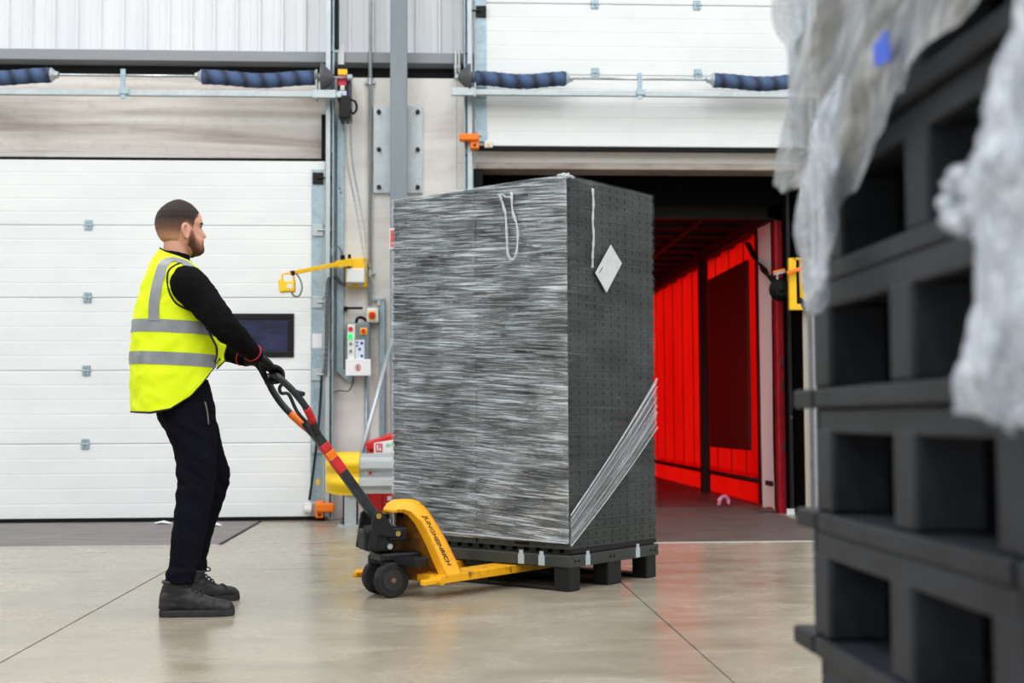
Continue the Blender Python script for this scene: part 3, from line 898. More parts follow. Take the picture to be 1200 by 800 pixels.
def curtain(x, sgn, y0, y1, z0, z1, amp=.022):
    rows = []
    ny = int((y1 - y0) / .045)
    for i in range(ny + 1):
        y = y0 + (y1 - y0) * i / ny
        col = []
        for j in range(9):
            z = z0 + (z1 - z0) * j / 8
            col.append((x + sgn * (amp * math.sin(y * 2 * PI / .7) + .012 * fbm((y * 1.7, z * .6, x))), y, z))
        rows.append(col)
    return MB().sheet(rows)
cu = part(tl, 'side_curtain', curtain(TX1 + .03, 1, 12.92, TY1, .26, TZ - .02), M_TARP, smooth=True)
part(tl, 'lower_curtain', curtain(TX1 + .05, 1, 12.62, TY1, -.25, .31, .03), M_TARP, smooth=True)
cu2 = part(tl, 'side_curtain', curtain(TX0 - .03, -1, 12.3, TY1, -.25, TZ - .02), M_TARP, smooth=True)
y = 13.55
while y < 21:
    part(cu, 'curtain_seam', MB().box(TX1 + .012, TX1 + .018, y - .012, y + .012, .27, TZ - .03), mat('seam_red', (120, 4, 4), .6) if y < 13.6 else bpy.data.materials['seam_red'])
    y += .7
part(tl, 'rave_rail', MB().box(TX1 - .025, TX1 + .0, TY0 + .1, TY1, .215, .262), M_DARK, bevel=.004)
part(tl, 'side_rave', MB().box(TX1 - .02, TX1 + .05, TY0 + .1, TY1, -.18, .012), M_TRED, bevel=.004)
part(tl, 'maroon_panel', MB().box(TX1 - .03, TX1 + .0, 13.24, 15.16, .53, 2.46), M_MAROON, bevel=.006)  # flat dark maroon rectangle along the side curtain
part(tl, 'side_post', MB().box(TX1 - .09, TX1 - .0, 15.30, 15.46, .0, TZ), M_DARK, bevel=.006)
part(tl, 'side_post', MB().box(TX1 - .09, TX1 - .0, 20.4, 20.55, .0, TZ), M_DARK, bevel=.006)
part(tl, 'rear_panel', MB().box(TX1 + .005, TX1 + .025, 12.20, 13.02, .0, TZ), M_MAROON)
part(tl, 'curtain_end', curtain(TX1 - .03, -1, 12.25, 12.70, .0, TZ - .02, .012), mat('grey_liner', (244, 238, 236), .7), smooth=True)
part(tl, 'rear_post', MB().box(TX1 - .01, TX1 + .06, TY0, TY0 + .14, -.15, TZ + .12), M_TRED, bevel=.008)
part(tl, 'rear_post', MB().box(TX0 - .10, TX0 + .02, TY0, TY0 + .16, -.15, TZ + .12), M_TRED, bevel=.008)
for z in (.55, 1.12, 1.34):
    part(tl, 'door_hinge', MB().box(TX1 + .02, TX1 + .058, TY0 - .03, TY0 + .01, z, z + .08).cyl((TX1 + .055, TY0 - .02, z - .02), (TX1 + .055, TY0 - .02, z + .10), .011, n=8), mat('hinge_rust', (110, 60, 60), .6, .3) if z < .6 else bpy.data.materials['hinge_rust'])
part(tl, 'top_rail', MB().box(TX1 - .07, TX1 + .08, TY0, TY1, TZ - .02, TZ + .14), M_DARK)
part(tl, 'top_rail', MB().box(TX0 - .08, TX0 + .07, TY0, TY1, TZ - .02, TZ + .14), M_DARK)
part(tl, 'rear_header', MB().box(TX0 - .1, TX1 + .1, TY0, TY0 + .14, TZ + .0, TZ + .2), M_DARK)
part(tl, 'roof_sheet', MB().box(TX0 - .05, TX1 + .05, TY0, TY1, TZ + .145, TZ + .155), roof_mat())
y = 12.8
while y < TY1:
    part(tl, 'roof_bow', MB().box(TX0, TX1, y, y + .06, TZ + .09, TZ + .14), M_DARK)
    y += .62
for x in (1.25, 1.9, 2.55):
    part(tl, 'roof_slide', MB().box(x, x + .04, TY0 + .2, TY1, TZ + .06, TZ + .09), M_DARK)
part(tl, 'headboard', MB().box(TX0, TX1, TY1 - .06, TY1, 0, TZ + .1), M_TRED)

t = thing('ratchet_strap', 'black ratchet strap hanging off trailer side near yellow bracket', 'strap', (3.08, 12.1, 1.9))
pp = [Vector((TX1 - .05, 13.1, 2.62)), Vector((TX1 - .055, 12.65, 2.36)), W(900, 321, 12.0), W(908, 330, 11.8)]
part(t, 'webbing', MB().tube(spline(pp, 16), [(.03, .005)] * 16, 8, ref=(0, 1, .3)), M_BLACK)
mb = MB()
c = W(914.5, 339, 11.62)
for k in range(4):
    rr = .045 + .012 * k
    ring = [c + Vector((rr * math.cos(a_), -.03 + .018 * k, rr * 1.1 * math.sin(a_))) for a_ in [2 * PI * j / 18 for j in range(18)]]
    mb.tube(ring, [(.018, .006)] * 18, 6, closed=True, cap=False, ref=(0, 1, 0))
mb.ball(c, (.05, .05, .055), 12, 8)
part(t, 'coiled_webbing', mb, M_BLACK)
part(t, 'ratchet', MB().bar(W(906, 321, 11.6), W(920, 317.5, 11.6), .04, .035).cyl(W(911, 328, 11.6) , W(911, 318, 11.6), .012, n=8), M_STEEL, bevel=.006)
part(t, 'ratchet_grip', MB().bar(W(906, 318.5, 11.57), W(919, 315.5, 11.57), .02, .014), M_ORG)
part(t, 'tail', MB().tube(spline([W(921, 343, 11.6), W(930, 349, 11.55), W(938, 353, 11.5), W(946, 361, 11.48)], 12), [(.03, .006)] * 12, 8, ref=(0, 1, .2)), M_BLACK)
t = thing('yellow_bracket', 'yellow steel bracket on the jamb of the open dock', 'bracket', W(935, 364, 11.5))
part(t, 'upright', MB().box(*Wb(925.5, 302, 933, 363, 11.50, .05)), M_YEL, bevel=.004)
part(t, 'foot', MB().box(*Wb(925.5, 356, 950, 363, 11.49, .05)), M_YEL, bevel=.004)
part(t, 'top_bar', MB().box(*Wb(930, 302, 950, 304, 11.50, .05)), M_YEL)
part(t, 'web', MB().box(*Wb(938, 304, 950, 358, 11.53, .03)), M_YEL)
part(t, 'orange_handle', MB().bar(W(922, 320, 11.46), W(941, 314, 11.46), .03, .035), M_ORG, bevel=.008)
sc = fuse(MB().tube(spline([(2.73, 12.9, .0), (2.745, 12.9, .06), (2.79, 12.91, .09), (2.825, 12.92, .06), (2.84, 12.92, .0)], 14), .020, 10), .010, 1)
for i, p in enumerate(sc.v):
    sc.v[i] = p + Vector((1, 1, .6)) * .012 * fbm(p * 22)
zmin = min(p.z for p in sc.v)
solo('film_scrap', sc.xf(lambda p: (p.x, p.y, p.z - zmin + .001)), mat('pink_film', (236, 150, 180), .35), 'crumpled pink plastic scrap lying on trailer floor', 'scrap', smooth=True)
for q, r_, lab in (((191, 614.5), .05, 'scrap of white paper on leveller plate behind the boots'), ((252, 617), .035, 'tiny white paper scrap right of the trouser legs')):
    p = W(q[0], q[1], 11.0)
    d = p - Vector((0, 0, CAMH))
    p = Vector((0, 0, CAMH)) + d * (CAMH / -d.z)
    mb = MB().tube([p + Vector((-r_ * 1.4, 0, .012)), p + Vector((0, .02, .022)), p + Vector((r_ * 1.4, -.01, .012))], [(.012, .006), (.05, .012), (.015, .006)], 8, ref=(0, 0, 1))
    zmin = min(v.z for v in mb.v)
    mb.xf(lambda v: (v.x, v.y, v.z - zmin + .0045))
    solo('paper_scrap', mb, M_PAPER, lab, 'litter')

# ------------------------------------------------------------------ loaded pallet
TH = .728425
N0 = Vector((.6417, 6.5608, 0))
LX = Vector((math.cos(TH), -math.sin(TH), 0))        # load frame: x towards the near right corner, y to the right and away
LY = Vector((math.sin(TH), math.cos(TH), 0))
def L2W(p):
    return N0 + LX * p[0] + LY * p[1] + Vector((0, 0, p[2]))
def W2L(p):
    d = Vector(p) - N0
    return Vector((d.dot(LX), d.dot(LY), d.z))
M_PAL = mat('pallet_black', (26, 27, 29), .5, 0, (19, 20, 21), (9, 9, 9), bump=.15, bs=60, spec=.3)
M_PALG = mat('pallet_grey', (62, 66, 65), .5, 0, (52, 56, 55), (9, 9, 9), bump=.1, bs=60, spec=.3)
ZP = .2065
t = thing('plastic_pallet', 'dark plastic pallet with pale tape marks under the wrapped load', 'pallet', N0, -TH, base=(0, 0, 0))
e = .008
def frame(mb, x0, x1, y0, y1, w, z0, z1):
    return mb.box(x0, x1, y0, y0 + w, z0, z1).box(x0, x1, y1 - w, y1, z0, z1).box(x0, x0 + w, y0 + w, y1 - w, z0, z1).box(x1 - w, x1, y0 + w, y1 - w, z0, z1)
part(t, 'rim', frame(MB(), -1.2 - e, e, -e, .8 + e, .03, .118, .177), M_PALG, bevel=.005)
part(t, 'deck', MB().box(-1.19, -.01, .01, .79, .160, .186), M_PAL)
for k in range(16):
    x = -1.16 + k * .0747
    part(t, 'deck_rib', MB().box(x, x + .045, .012, .788, .186, ZP - .001), M_PAL)
for fx in ((-1.2, -1.055), (-.68, -.52), (-.10, 0)):
    for fy in ((.0, .1), (.335, .465), (.7, .8)):
        part(t, 'foot', MB().box(fx[0] + .002, fx[1] - .002, fy[0] + .002, fy[1] - .002, .0, .159), M_PAL, bevel=.008)
for fy in ((.0, .1), (.35, .45), (.7, .8)):
    part(t, 'runner', MB().box(-1.19, -.004, fy[0] + .006, fy[1] - .006, .0, .022), M_PAL, bevel=.005)
M_TAPE = mat('pale_tape', (178, 190, 198), .5)
for lx in (-.295, -.165):
    part(t, 'tape_mark', MB().box(lx - .019, lx + .019, -e - .003, -e + .001, .122, .172).box(lx - .012, lx + .012, -e - .003, -e + .001, .172, .192), M_TAPE)
for ly in (.145, .60):
    part(t, 'tape_mark', MB().box(e - .001, e + .003, ly - .019, ly + .019, .122, .172).box(e - .001, e + .003, ly - .012, ly + .012, .172, .192), M_TAPE)
part(t, 'rivets', MB().cyl((e + .001, .04, .148), (e + .002, .04, .148), .007).cyl((e + .001, .07, .148), (e + .002, .07, .148), .007).cyl((e + .001, .345, .148), (e + .002, .345, .148), .007).cyl((e + .001, .38, .148), (e + .002, .38, .148), .007)
     .cyl((e + .001, .73, .148), (e + .002, .73, .148), .007).cyl((e + .001, .765, .148), (e + .002, .765, .148), .007), M_BLACK)

# collapsed crates: 42 layers in two columns
M_CRATE = mat('crate_grey', (60, 65, 64), .42, 0, (50, 55, 54), (12, 12, 12), spec=.3)
NL = 42
LH = (2.0715 - ZP) / NL
def crate_mb(w, d):
    """collapsed crate: base tray, ribbed folded sides, rim, grip slots"""
    mb = MB()
    g = .002
    x0, x1, y0, y1 = -w + g, -g, g, d - g
    frame(mb, x0, x1, y0, y1, .02, LH * .66, LH - .001)
    mb.box(x0 + .004, x1 - .004, y0 + .004, y1 - .004, .001, LH * .66)
    frame(mb, x0 + .001, x1 - .001, y0 + .001, y1 - .001, .012, .0005, LH * .22)
    for k in range(8):
        u = .05 + k * .9 / 7
        if abs(u - .5) > .08:
            x = x0 + (x1 - x0) * u
            mb.box(x - .012, x + .012, y0 + .001, y1 - .001, LH * .2, LH * .68)
    for k in range(11):
        u = .05 + k * .9 / 10
        y = y0 + (y1 - y0) * u
        mb.box(x0 + .001, x1 - .001, y - .014, y + .014, LH * .2, LH * .68)
    return mb
def slot_mb(w, d):
    xm = -w / 2
    return MB().box(xm - .045, xm + .045, .0025, .009, LH * .26, LH * .6)
cm = mesh_of('crate', crate_mb(.6, .8), M_CRATE)
sm = mesh_of('grip_slot', slot_mb(.6, .8), M_BLACK)
cols = (((0.0, 0.0), 'collapsed grey crate amid the right-hand column of wrapped load', 'crates of the right-hand column'),
        ((-.6, 0.0), 'collapsed grey crate amid the left column of wrapped load', 'crates of the left column'))
rj = random.Random(3)
for (ox, oy), lab, grp in cols:
    for k in range(NL):
        j1, j2 = rj.uniform(-.0016, .0016), rj.uniform(-.0016, .0016)
        p = Vector((ox + j1 - (.002 if ox else 0), oy + j2 + .001, ZP + k * LH))
        o = bpy.data.objects.new('folded_crate', cm)
        COL.objects.link(o)
        o.location = L2W(p)
        o.rotation_euler = (0, 0, -TH)
        side = 'left' if ox else 'right-hand'
        if k == 0:
            lb_ = 'lowest collapsed crate of the %s column, resting on the pallet' % side
        elif k == NL - 1:
            lb_ = 'topmost collapsed crate of the %s column of wrapped load' % side
        else:
            lb_ = lab
        tag(o, lb_, 'crate', grp)
        if oy == 0:
            c = bpy.data.objects.new('grip_slot', sm)
            COL.objects.link(c)
            c.parent = o
            c.location = (0, -.0022, 0)

# stretch film
def film_mat(name, lo, hi, patch, opac, milk, sheen, scale=(1.1, 1.1, 46), rough=.16, thin=.10, tilt=.07, haze=.3, axis=1):
    t = NT(name)
    t.t.nodes.remove(t.b)
    def tl3(a):
        return (a, 0, 0) if axis == 0 else (0, a, 0)
    v = t.obj(scale, pre=tl3(tilt))
    n1 = t.noise(v, 1.6, 6, .68, .7)
    n2 = t.noise(t.obj((scale[0] * 2, scale[1] * 2, scale[2] * 2.6), pre=tl3(tilt * .45)), 1.0, 4, .6, .4)
    pt = t.noise(t.obj((1.8, 1.8, 4.5), pre=tl3(tilt * 1.5)), 1.6, 4, .6, .5)
    f = t.math('ADD', t.math('MULTIPLY', n1, .62), t.math('MULTIPLY', n2, .38))
    def rng(v_, a, b, c, d):
        mr_ = t.n('ShaderNodeMapRange')
        for k_, q_ in enumerate((a, b, c, d)):
            mr_.inputs[k_ + 1].default_value = q_
        t.l(v_, mr_.inputs[0])
        return mr_.outputs[0]
    streak = t.math('MULTIPLY', rng(f, lo, hi, 0, opac), rng(pt, .32, .62, 1 - patch, 1.0))
    total = t.math('ADD', streak, rng(pt, .36, .70, thin, haze), True)
    tp = t.n('ShaderNodeBsdfTransparent')
    tp.inputs[0].default_value = (.93, .94, .95, 1)
    df = t.n('ShaderNodeBsdfDiffuse')
    df.inputs[0].default_value = lin(milk)
    tl_ = t.n('ShaderNodeBsdfTranslucent')
    tl_.inputs[0].default_value = lin(milk)
    dm = t.n('ShaderNodeMixShader')
    dm.inputs[0].default_value = .3
    t.l(df.outputs[0], dm.inputs[1])
    t.l(tl_.outputs[0], dm.inputs[2])
    gl = t.n('ShaderNodeBsdfGlossy')
    gl.inputs['Roughness'].default_value = rough
    gl.inputs[0].default_value = (.95, .97, 1, 1)
    bp = t.n('ShaderNodeBump')
    bp.inputs['Strength'].default_value = .8
    bp.inputs['Distance'].default_value = .02
    t.l(f, bp.inputs['Height'])
    t.l(bp.outputs[0], gl.inputs['Normal'])
    s1 = t.n('ShaderNodeMixShader')
    s1.inputs[0].default_value = sheen
    t.l(dm.outputs[0], s1.inputs[1])
    t.l(gl.outputs[0], s1.inputs[2])
    s2 = t.n('ShaderNodeMixShader')
    t.l(total, s2.inputs[0])
    t.l(tp.outputs[0], s2.inputs[1])
    t.l(s1.outputs[0], s2.inputs[2])
    t.l(s2.outputs[0], t.out.inputs[0])
    return t.m
FILM_TILT = -.075
M_FILM = film_mat('film_streaks_and_glare', .488, .605, .66, .97, (206, 222, 234), .45, (2.2, 2.2, 66), thin=.04, haze=.31, rough=.18, tilt=FILM_TILT)  # left side: its stronger glare is put into denser streaks and haze
M_FILM2 = film_mat('film_dim_side', .55, .72, .70, .30, (196, 204, 206), .4, (2.0, 2.0, 50), thin=.0, haze=.08)  # same film on the right side, made sparser for its weaker glare
M_FROPE = film_mat('film_rope', .40, .60, .2, .5, (226, 231, 238), .3, (40, 40, 40), thin=.40, haze=.6)
fm = thing('stretch_film', 'clear stretch film wrapped round the tall crate load', 'film', N0, -TH, base=(0, 0, 0))
def face_sheet(side, nx, nz, z0, z1, amp):
    rows = []
    for j in range(nz + 1):
        z = z0 + (z1 - z0) * j / nz
        r_ = []
        for i in range(nx + 1):
            u = i / nx
            if side == 0:
                a = -1.204 + 1.208 * u
                ed = min(u, 1 - u) * 1.2
                dd = .006 + amp * max(0, fbm((a * 2.2, z * 26 + a * 2, 1.0), 3)) * min(1, ed * 14)
                r_.append((a, -dd, z))
            else:
                a = -.004 + .808 * u
                ed = min(u, 1 - u) * .8
                dd = .006 + amp * max(0, fbm((a * 2.2, z * 22, 7.0), 3)) * min(1, ed * 14)
                r_.append((dd, a, z))
        rows.append(r_)
    return MB().sheet(rows)
part(fm, 'film_side', face_sheet(0, 60, 300, .236, 2.076, .010), M_FILM, smooth=True)
part(fm, 'film_side', face_sheet(1, 30, 160, .30, 2.076, .004), M_FILM2, smooth=True)
# fan of stretched film across the right face: pleated sheet from the lower near corner up to the far edge
rows = []
n, m = 26, 90
for j in range(n + 1):
    u = j / n
    q = .02 + .80 * u
    r_ = []
    zl = .225 + (.80 - .225) * u
    zh = .385 + (1.075 - .385) * u
    for i in range(m + 1):
        v = i / m
        r_.append((.016 + .012 * math.sin(PI * u) + .010 * fbm((v * 17, u * .35, 3.1), 3), q - .03, zl + (zh - zl) * v))
    rows.append(r_)
def tail_mat():
    t = NT('film_fan')
    t.t.nodes.remove(t.b)
    at = t.n('ShaderNodeAttribute', attribute_name='strand')
    cb = t.n('ShaderNodeCombineXYZ')
    sp_ = t.n('ShaderNodeSeparateXYZ')
    t.l(at.outputs['Vector'], sp_.inputs[0])
    t.l(t.math('MULTIPLY', sp_.outputs[0], 26), cb.inputs[0])
    t.l(t.math('MULTIPLY', sp_.outputs[1], 1.2), cb.inputs[1])
    f = t.noise(cb.outputs[0], 1.5, 5, .7)
    mr = t.n('ShaderNodeMapRange')
    mr.inputs[1].default_value, mr.inputs[2].default_value = .42, .74
    mr.inputs[3].default_value, mr.inputs[4].default_value = .03, .62
    t.l(f, mr.inputs[0])
    tp = t.n('ShaderNodeBsdfTransparent')
    df = t.n('ShaderNodeBsdfDiffuse')
    df.inputs[0].default_value = lin((222, 228, 236))
    gl = t.n('ShaderNodeBsdfGlossy')
    gl.inputs['Roughness'].default_value = .2
    a = t.n('ShaderNodeMixShader')
    a.inputs[0].default_value = .35
    t.l(df.outputs[0], a.inputs[1]); t.l(gl.outputs[0], a.inputs[2])
    b = t.n('ShaderNodeMixShader')
    t.l(mr.outputs[0], b.inputs[0]); t.l(tp.outputs[0], b.inputs[1]); t.l(a.outputs[0], b.inputs[2])
    t.l(b.outputs[0], t.out.inputs[0])
    return t.m
o = part(fm, 'film_tail', MB().sheet(rows), tail_mat(), smooth=True, label='diagonal fan of stretched film')
at = o.data.attributes.new('strand', 'FLOAT_VECTOR', 'POINT')
vals = []
for j in range(n + 1):
    for i in range(m + 1):
        vals += [i / m, j / n, 0]
at.data.foreach_set('vector', vals)
# ridges on the fan
for v, w_ in ((.02, .0026), (.30, .0016), (.62, .0014), (.82, .0018), (.97, .0034)):
    pts = [(.022 + .012 * math.sin(PI * u), .02 + .80 * u - .03, (.225 + .575 * u) * (1 - v) + (.385 + .69 * u) * v) for u in [k / 20 for k in range(21)]]
    part(fm, 'film_strand', MB().tube(pts, w_, 6), M_FROPE, smooth=True)
# rope loop on the left face, strip on the right face, bunched corner
lp = spline([(-.415, -.022, 2.015), (-.395, -.024, 1.97), (-.375, -.022, 1.90), (-.368, -.022, 1.78), (-.36, -.022, 1.70), (-.335, -.022, 1.668), (-.31, -.022, 1.69), (-.297, -.022, 1.77), (-.30, -.022, 1.84), (-.33, -.024, 1.93), (-.335, -.022, 2.015)], 60)
part(fm, 'film_loop', MB().tube([p + Vector((0, 0, .004 * math.sin(i * 1.3))) for i, p in enumerate(lp)], [.0062 + .002 * math.sin(i * .9) for i in range(60)], 8), M_FROPE, smooth=True, label='white twisted film loop')
lp = spline([(-.430, -.022, 2.016), (-.395, -.026, 2.016), (-.375, -.022, 2.0), (-.335, -.024, 1.995)], 20)
part(fm, 'film_loop', MB().tube(lp, .0045, 6), M_FROPE, smooth=True)
lp = spline([(.016, .205, 2.03), (.018, .207, 1.95), (.018, .200, 1.86), (.018, .207, 1.78), (.018, .198, 1.70), (.016, .196, 1.62)], 50)
part(fm, 'film_strip', MB().tube(lp, [(.010 + .003 * math.sin(i * .8), .003) for i in range(50)], 8, ref=(1, 0, 0)), M_FROPE, smooth=True, label='white strip of folded film')
bn = fuse(MB().ball((-.03, .01, 2.074), (.040, .022, .010)).ball((.0, .0, 2.068), (.016, .014, .014)).ball((-.005, .04, 2.068), (.014, .04, .008)), .005, 2)
for i, p in enumerate(bn.v):
    bn.v[i] = p + Vector((.4, .4, 1)) * .010 * fbm(p * 40)
part(fm, 'corner_bunch', bn, M_FROPE, smooth=True)
part(fm, 'film_crease', MB().tube([(-1.2, -.012, .262), (-.8, -.014, .256), (-.4, -.014, .248), (0, -.014, .24)], [.002, .003, .004, .003], 6), M_FROPE, smooth=True)
# diamond label
ll = thing('paper_label', 'blank white diamond-shaped paper label on right side of load', 'label', L2W((.012, .34, 1.50)), -TH, base=(.012, .34, 1.50))
part(ll, 'paper', MB().prism([(.365, 1.757), (.467, 1.668), (.322, 1.502), (.222, 1.597)], lambda a, b, h: (h, a, b), .0135, .0155), mat('label_paper', (214, 217, 220), .6, 0, (200, 204, 208), (20, 20, 20)))
part(ll, 'pen_mark', MB().bar((.0160, .252, 1.60), (.0160, .288, 1.632), .001, .006, (1, 0, 0)), M_DARK)

# ------------------------------------------------------------------ hand pallet truck (in the load frame)
def worn_yellow(name, amt):
    t = NT(name)
    f = t.noise(t.obj((1, 1, 1)), 16, 7, .7, .4)
    g = t.noise(t.obj((1, 1, 1)), 4.5, 4, .6)
    col = t.ramp(g, ((.3, lin((240, 164, 8))), (.7, lin((252, 186, 20)))))
    col = t.mix(t.ramp(f, ((.60 - amt, (0,)), (.72 - amt, (.85,)))), col, lin((92, 52, 16)))
    t.l(col, t.b.inputs['Base Color'])
    t.b.inputs['Roughness'].default_value = .42
    return t.m
M_TY, M_TYW, M_TYR = worn_yellow('truck_yellow', .0), worn_yellow('truck_yellow_worn', .07), mat('truck_inside_rust', (150, 92, 18), .6, 0, (84, 52, 20), (18, 18, 18))
M_CAST = mat('pump_black', (27, 29, 33), .42, .1, (20, 22, 26), (20, 20, 20), spec=.35)
M_RUB = mat('wheel_rubber', (34, 35, 37), .65, 0, (48, 48, 48), (30, 30, 30), spec=.25)
M_HUB = mat('wheel_hub', (42, 42, 44), .5)
M_SHAFT = mat('handle_grey', (48, 54, 58), .35, .2, (36, 41, 45), (24, 24, 24))
TB = (-.6, -.6, 0)
tk = thing('pallet_truck', 'yellow hand pallet truck with black steering handle under load', 'pallet truck', L2W(TB), -TH, base=TB)
def quadprism(q0, q1):
    """solid between two quads"""
    return MB().add(list(q0) + list(q1), [(3, 2, 1, 0), (4, 5, 6, 7), (0, 1, 5, 4), (1, 2, 6, 5), (2, 3, 7, 6), (3, 0, 4, 7)])
for x0, x1 in ((-.49, -.33), (-.87, -.71)):
    mb = MB().box(x0, x1, -.575, .50, .072, .112)
    mb.add([(x0, .50, .072), (x1, .50, .072), (x1 - .03, .62, .080), (x0 + .03, .62, .080), (x0, .50, .112), (x1, .50, .112), (x1 - .03, .62, .100), (x0 + .03, .62, .100)],
           [(3, 2, 1, 0), (4, 5, 6, 7), (0, 1, 5, 4), (1, 2, 6, 5), (2, 3, 7, 6), (3, 0, 4, 7)])
    part(tk, 'fork', mb, M_TYW, bevel=.004)
    part(tk, 'load_roller', MB().cyl(((x0 + x1) / 2 - .04, .555, .036), ((x0 + x1) / 2 + .04, .555, .036), .035, n=16), M_RUB, smooth=False)
# frame: one curved channel from the crown over the pump down to each fork
ARCH = [(0.0, .464, -.660, -.520, .046), (.035, .4625, -.655, -.520, .046), (.062, .456, -.645, -.515, .040), (.085, .440, -.622, -.505, .026), (.105, .414, -.598, -.492, .010), (.130, .370, -.578, -.475, 0), (.160, .312, -.562, -.455, 0), (.190, .252, -.553, -.438, 0), (.220, .192, -.548, -.428, 0), (.248, .142, -.545, -.424, 0), (.268, .112, -.545, -.424, 0)]
def arch_at(u):
    """crown centre (u=0) to fork heel (u=1): offset from centre line, height, front edge, rear edge"""
    k = u * (len(ARCH) - 1)
    i = min(int(k), len(ARCH) - 2)
    f = k - i
    return tuple(a + (b - a) * f for a, b in zip(ARCH[i], ARCH[i + 1]))
def arch_half(sg):
    mb = MB()
    N = 30
    st_ = [arch_at(k / N) for k in range(N + 1)]
    def nrm(k):
        a, b = st_[max(0, k - 1)], st_[min(N, k + 1)]
        d = Vector((b[0] - a[0], 0, b[1] - a[1])).normalized()
        return Vector((-d.z, 0, d.x))
    outer, flf, flr = [], [], []
    for k, (dx, z, f0, f1, dr) in enumerate(st_):
        n_ = nrm(k)
        def P(y, dep):
            q = Vector((dx, y, z)) - n_ * dep
            return (-.6 + sg * q.x, q.y, q.z)
        fa, fb = f0 + (f1 - f0) * .25, f0 + (f1 - f0) * .55
        outer.append([P(f0, dr), P(fa, dr * .38), P(fb, 0), P(f1, 0), P(f1, .010), P(fb, .010), P(fa, dr * .38 + .010), P(f0, dr + .010)])
        w = .040
        wf_ = .040 if dr == 0 else .040 - .026 * min(1, dr / .04)
        flf.append([P(f0, dr), P(f0 + .010, dr), P(f0 + .014, dr + wf_), P(f0 + .004, dr + wf_)])
        flr.append([P(f1 - .010, 0), P(f1, 0), P(f1, w), P(f1 - .010, w)])
    for rg_ in (outer, flf, flr):
        mb.loft(rg_ if sg > 0 else [r_[::-1] for r_ in rg_])
    return mb
part(tk, 'frame_leg', arch_half(1), M_TY, bevel=.003)
part(tk, 'frame_leg', arch_half(-1), M_TY, bevel=.003)
part(tk, 'back_plate', quadprism([(-.85, -.49, .115), (-.35, -.49, .115), (-.35, -.48, .115), (-.85, -.48, .115)], [(-.69, -.555, .43), (-.51, -.555, .43), (-.51, -.545, .43), (-.69, -.545, .43)]), M_TYR)
part(tk, 'cross_beam', MB().box(-.71, -.49, -.56, -.49, .075, .15), M_TYR, bevel=.006)
for x, y0 in ((-.365, -.69), (-.865, -.64)):
    part(tk, 'push_rod', MB().box(x, x + .03, y0, -.57, .074, .100), M_TY, bevel=.006)
    part(tk, 'rocker', MB().cyl((x - .02, -.585, .088), (x + .05, -.585, .088), .020, n=12), M_TY)
part(tk, 'axle_beam', MB().box(-.74, -.42, -.66, -.56, .150, .195), M_CAST, bevel=.008)

# steering head in its own turned direction
C0 = Vector((-.262, 6.515, 0))
HA = Vector((.42, -.9075, 0)).normalized()       # along the axle, towards the camera
HD = Vector((-HA.y * -1, 0, 0))
HD = Vector((HA.y, -HA.x, 0))                    # the way the handle points
def Hh(d, w, z):
    return W2L(C0 + HD * d + HA * w + Vector((0, 0, z)))
def hbox(d0, d1, w0, w1, z0, z1):
    mb = MB().box(d0, d1, w0, w1, z0, z1)
    return mb.xf(lambda p: Hh(p.x, p.y, p.z))
def merge(*ms):
    o = MB()
    for m in ms:
        o.add(m.v, m.f)
    return o
for w in (.078, -.078):
    wh = part(tk, 'steer_wheel', MB().tube([Hh(0, w + d, .085) for d in (-.026, -.022, -.012, .012, .022, .026)], [.074, .082, .0845, .0845, .082, .074], 32), M_RUB, smooth=False)
    part(wh, 'hub', merge(MB().tube([Hh(0, w + d, .085) for d in (-.028, .028)], .050, 24), MB().tube([Hh(0, w + d, .085) for d in (-.030, .030)], .026, 20)), M_HUB)
    part(wh, 'axle_bolt', MB().tube([Hh(0, w + d, .085) for d in (-.034, .034)], .012, 12), mat('rusty_bolt', (140, 100, 80), .5, .3))
part(tk, 'base_plate', hbox(-.155, .055, -.075, .085, .172, .212), M_CAST, bevel=.010)
part(tk, 'pump_body', merge(hbox(-.030, .095, -.065, .068, .215, .345), hbox(.055, .125, -.05, .06, .225, .330)), M_CAST, bevel=.018, seg=3)
part(tk, 'pump_block', hbox(-.085, .010, -.06, .082, .268, .334), M_CAST, bevel=.008)
part(tk, 'pump_piston', MB().tube([Hh(-.040, .0, z) for z in (.30, .335, .335, .44)], [.032, .032, .020, .020], 16), M_STEEL, smooth=False)
part(tk, 'valve_bracket', merge(hbox(-.150, .06, -.03, .0, .372, .392), hbox(-.15, -.06, -.05, .05, .40, .412)), M_CAST, bevel=.005)
pts = [Hh(.115, w_, .24 + .10 * k / 14 + .0) for k, w_ in enumerate([.04, -.04] * 7)]
part(tk, 'return_spring', merge(*[MB().tube([Hh(.112 + .012 * math.cos(a), .035 + .012 * math.sin(a), .235 + .011 * k) for a in [2 * PI * j / 10 for j in range(10)]], .004, 5, closed=True, cap=False) for k in range(9)]), M_DARK, kind='stuff')
for d, z, r_, m in ((.070, .392, .014, M_BRASS), (-.030, .304, .013, M_BRASS), (.012, .245, .014, M_STEEL)):
    part(tk, 'pivot_bolt', MB().tube([Hh(d, .060, z), Hh(d, .094, z)], r_, 10), m)
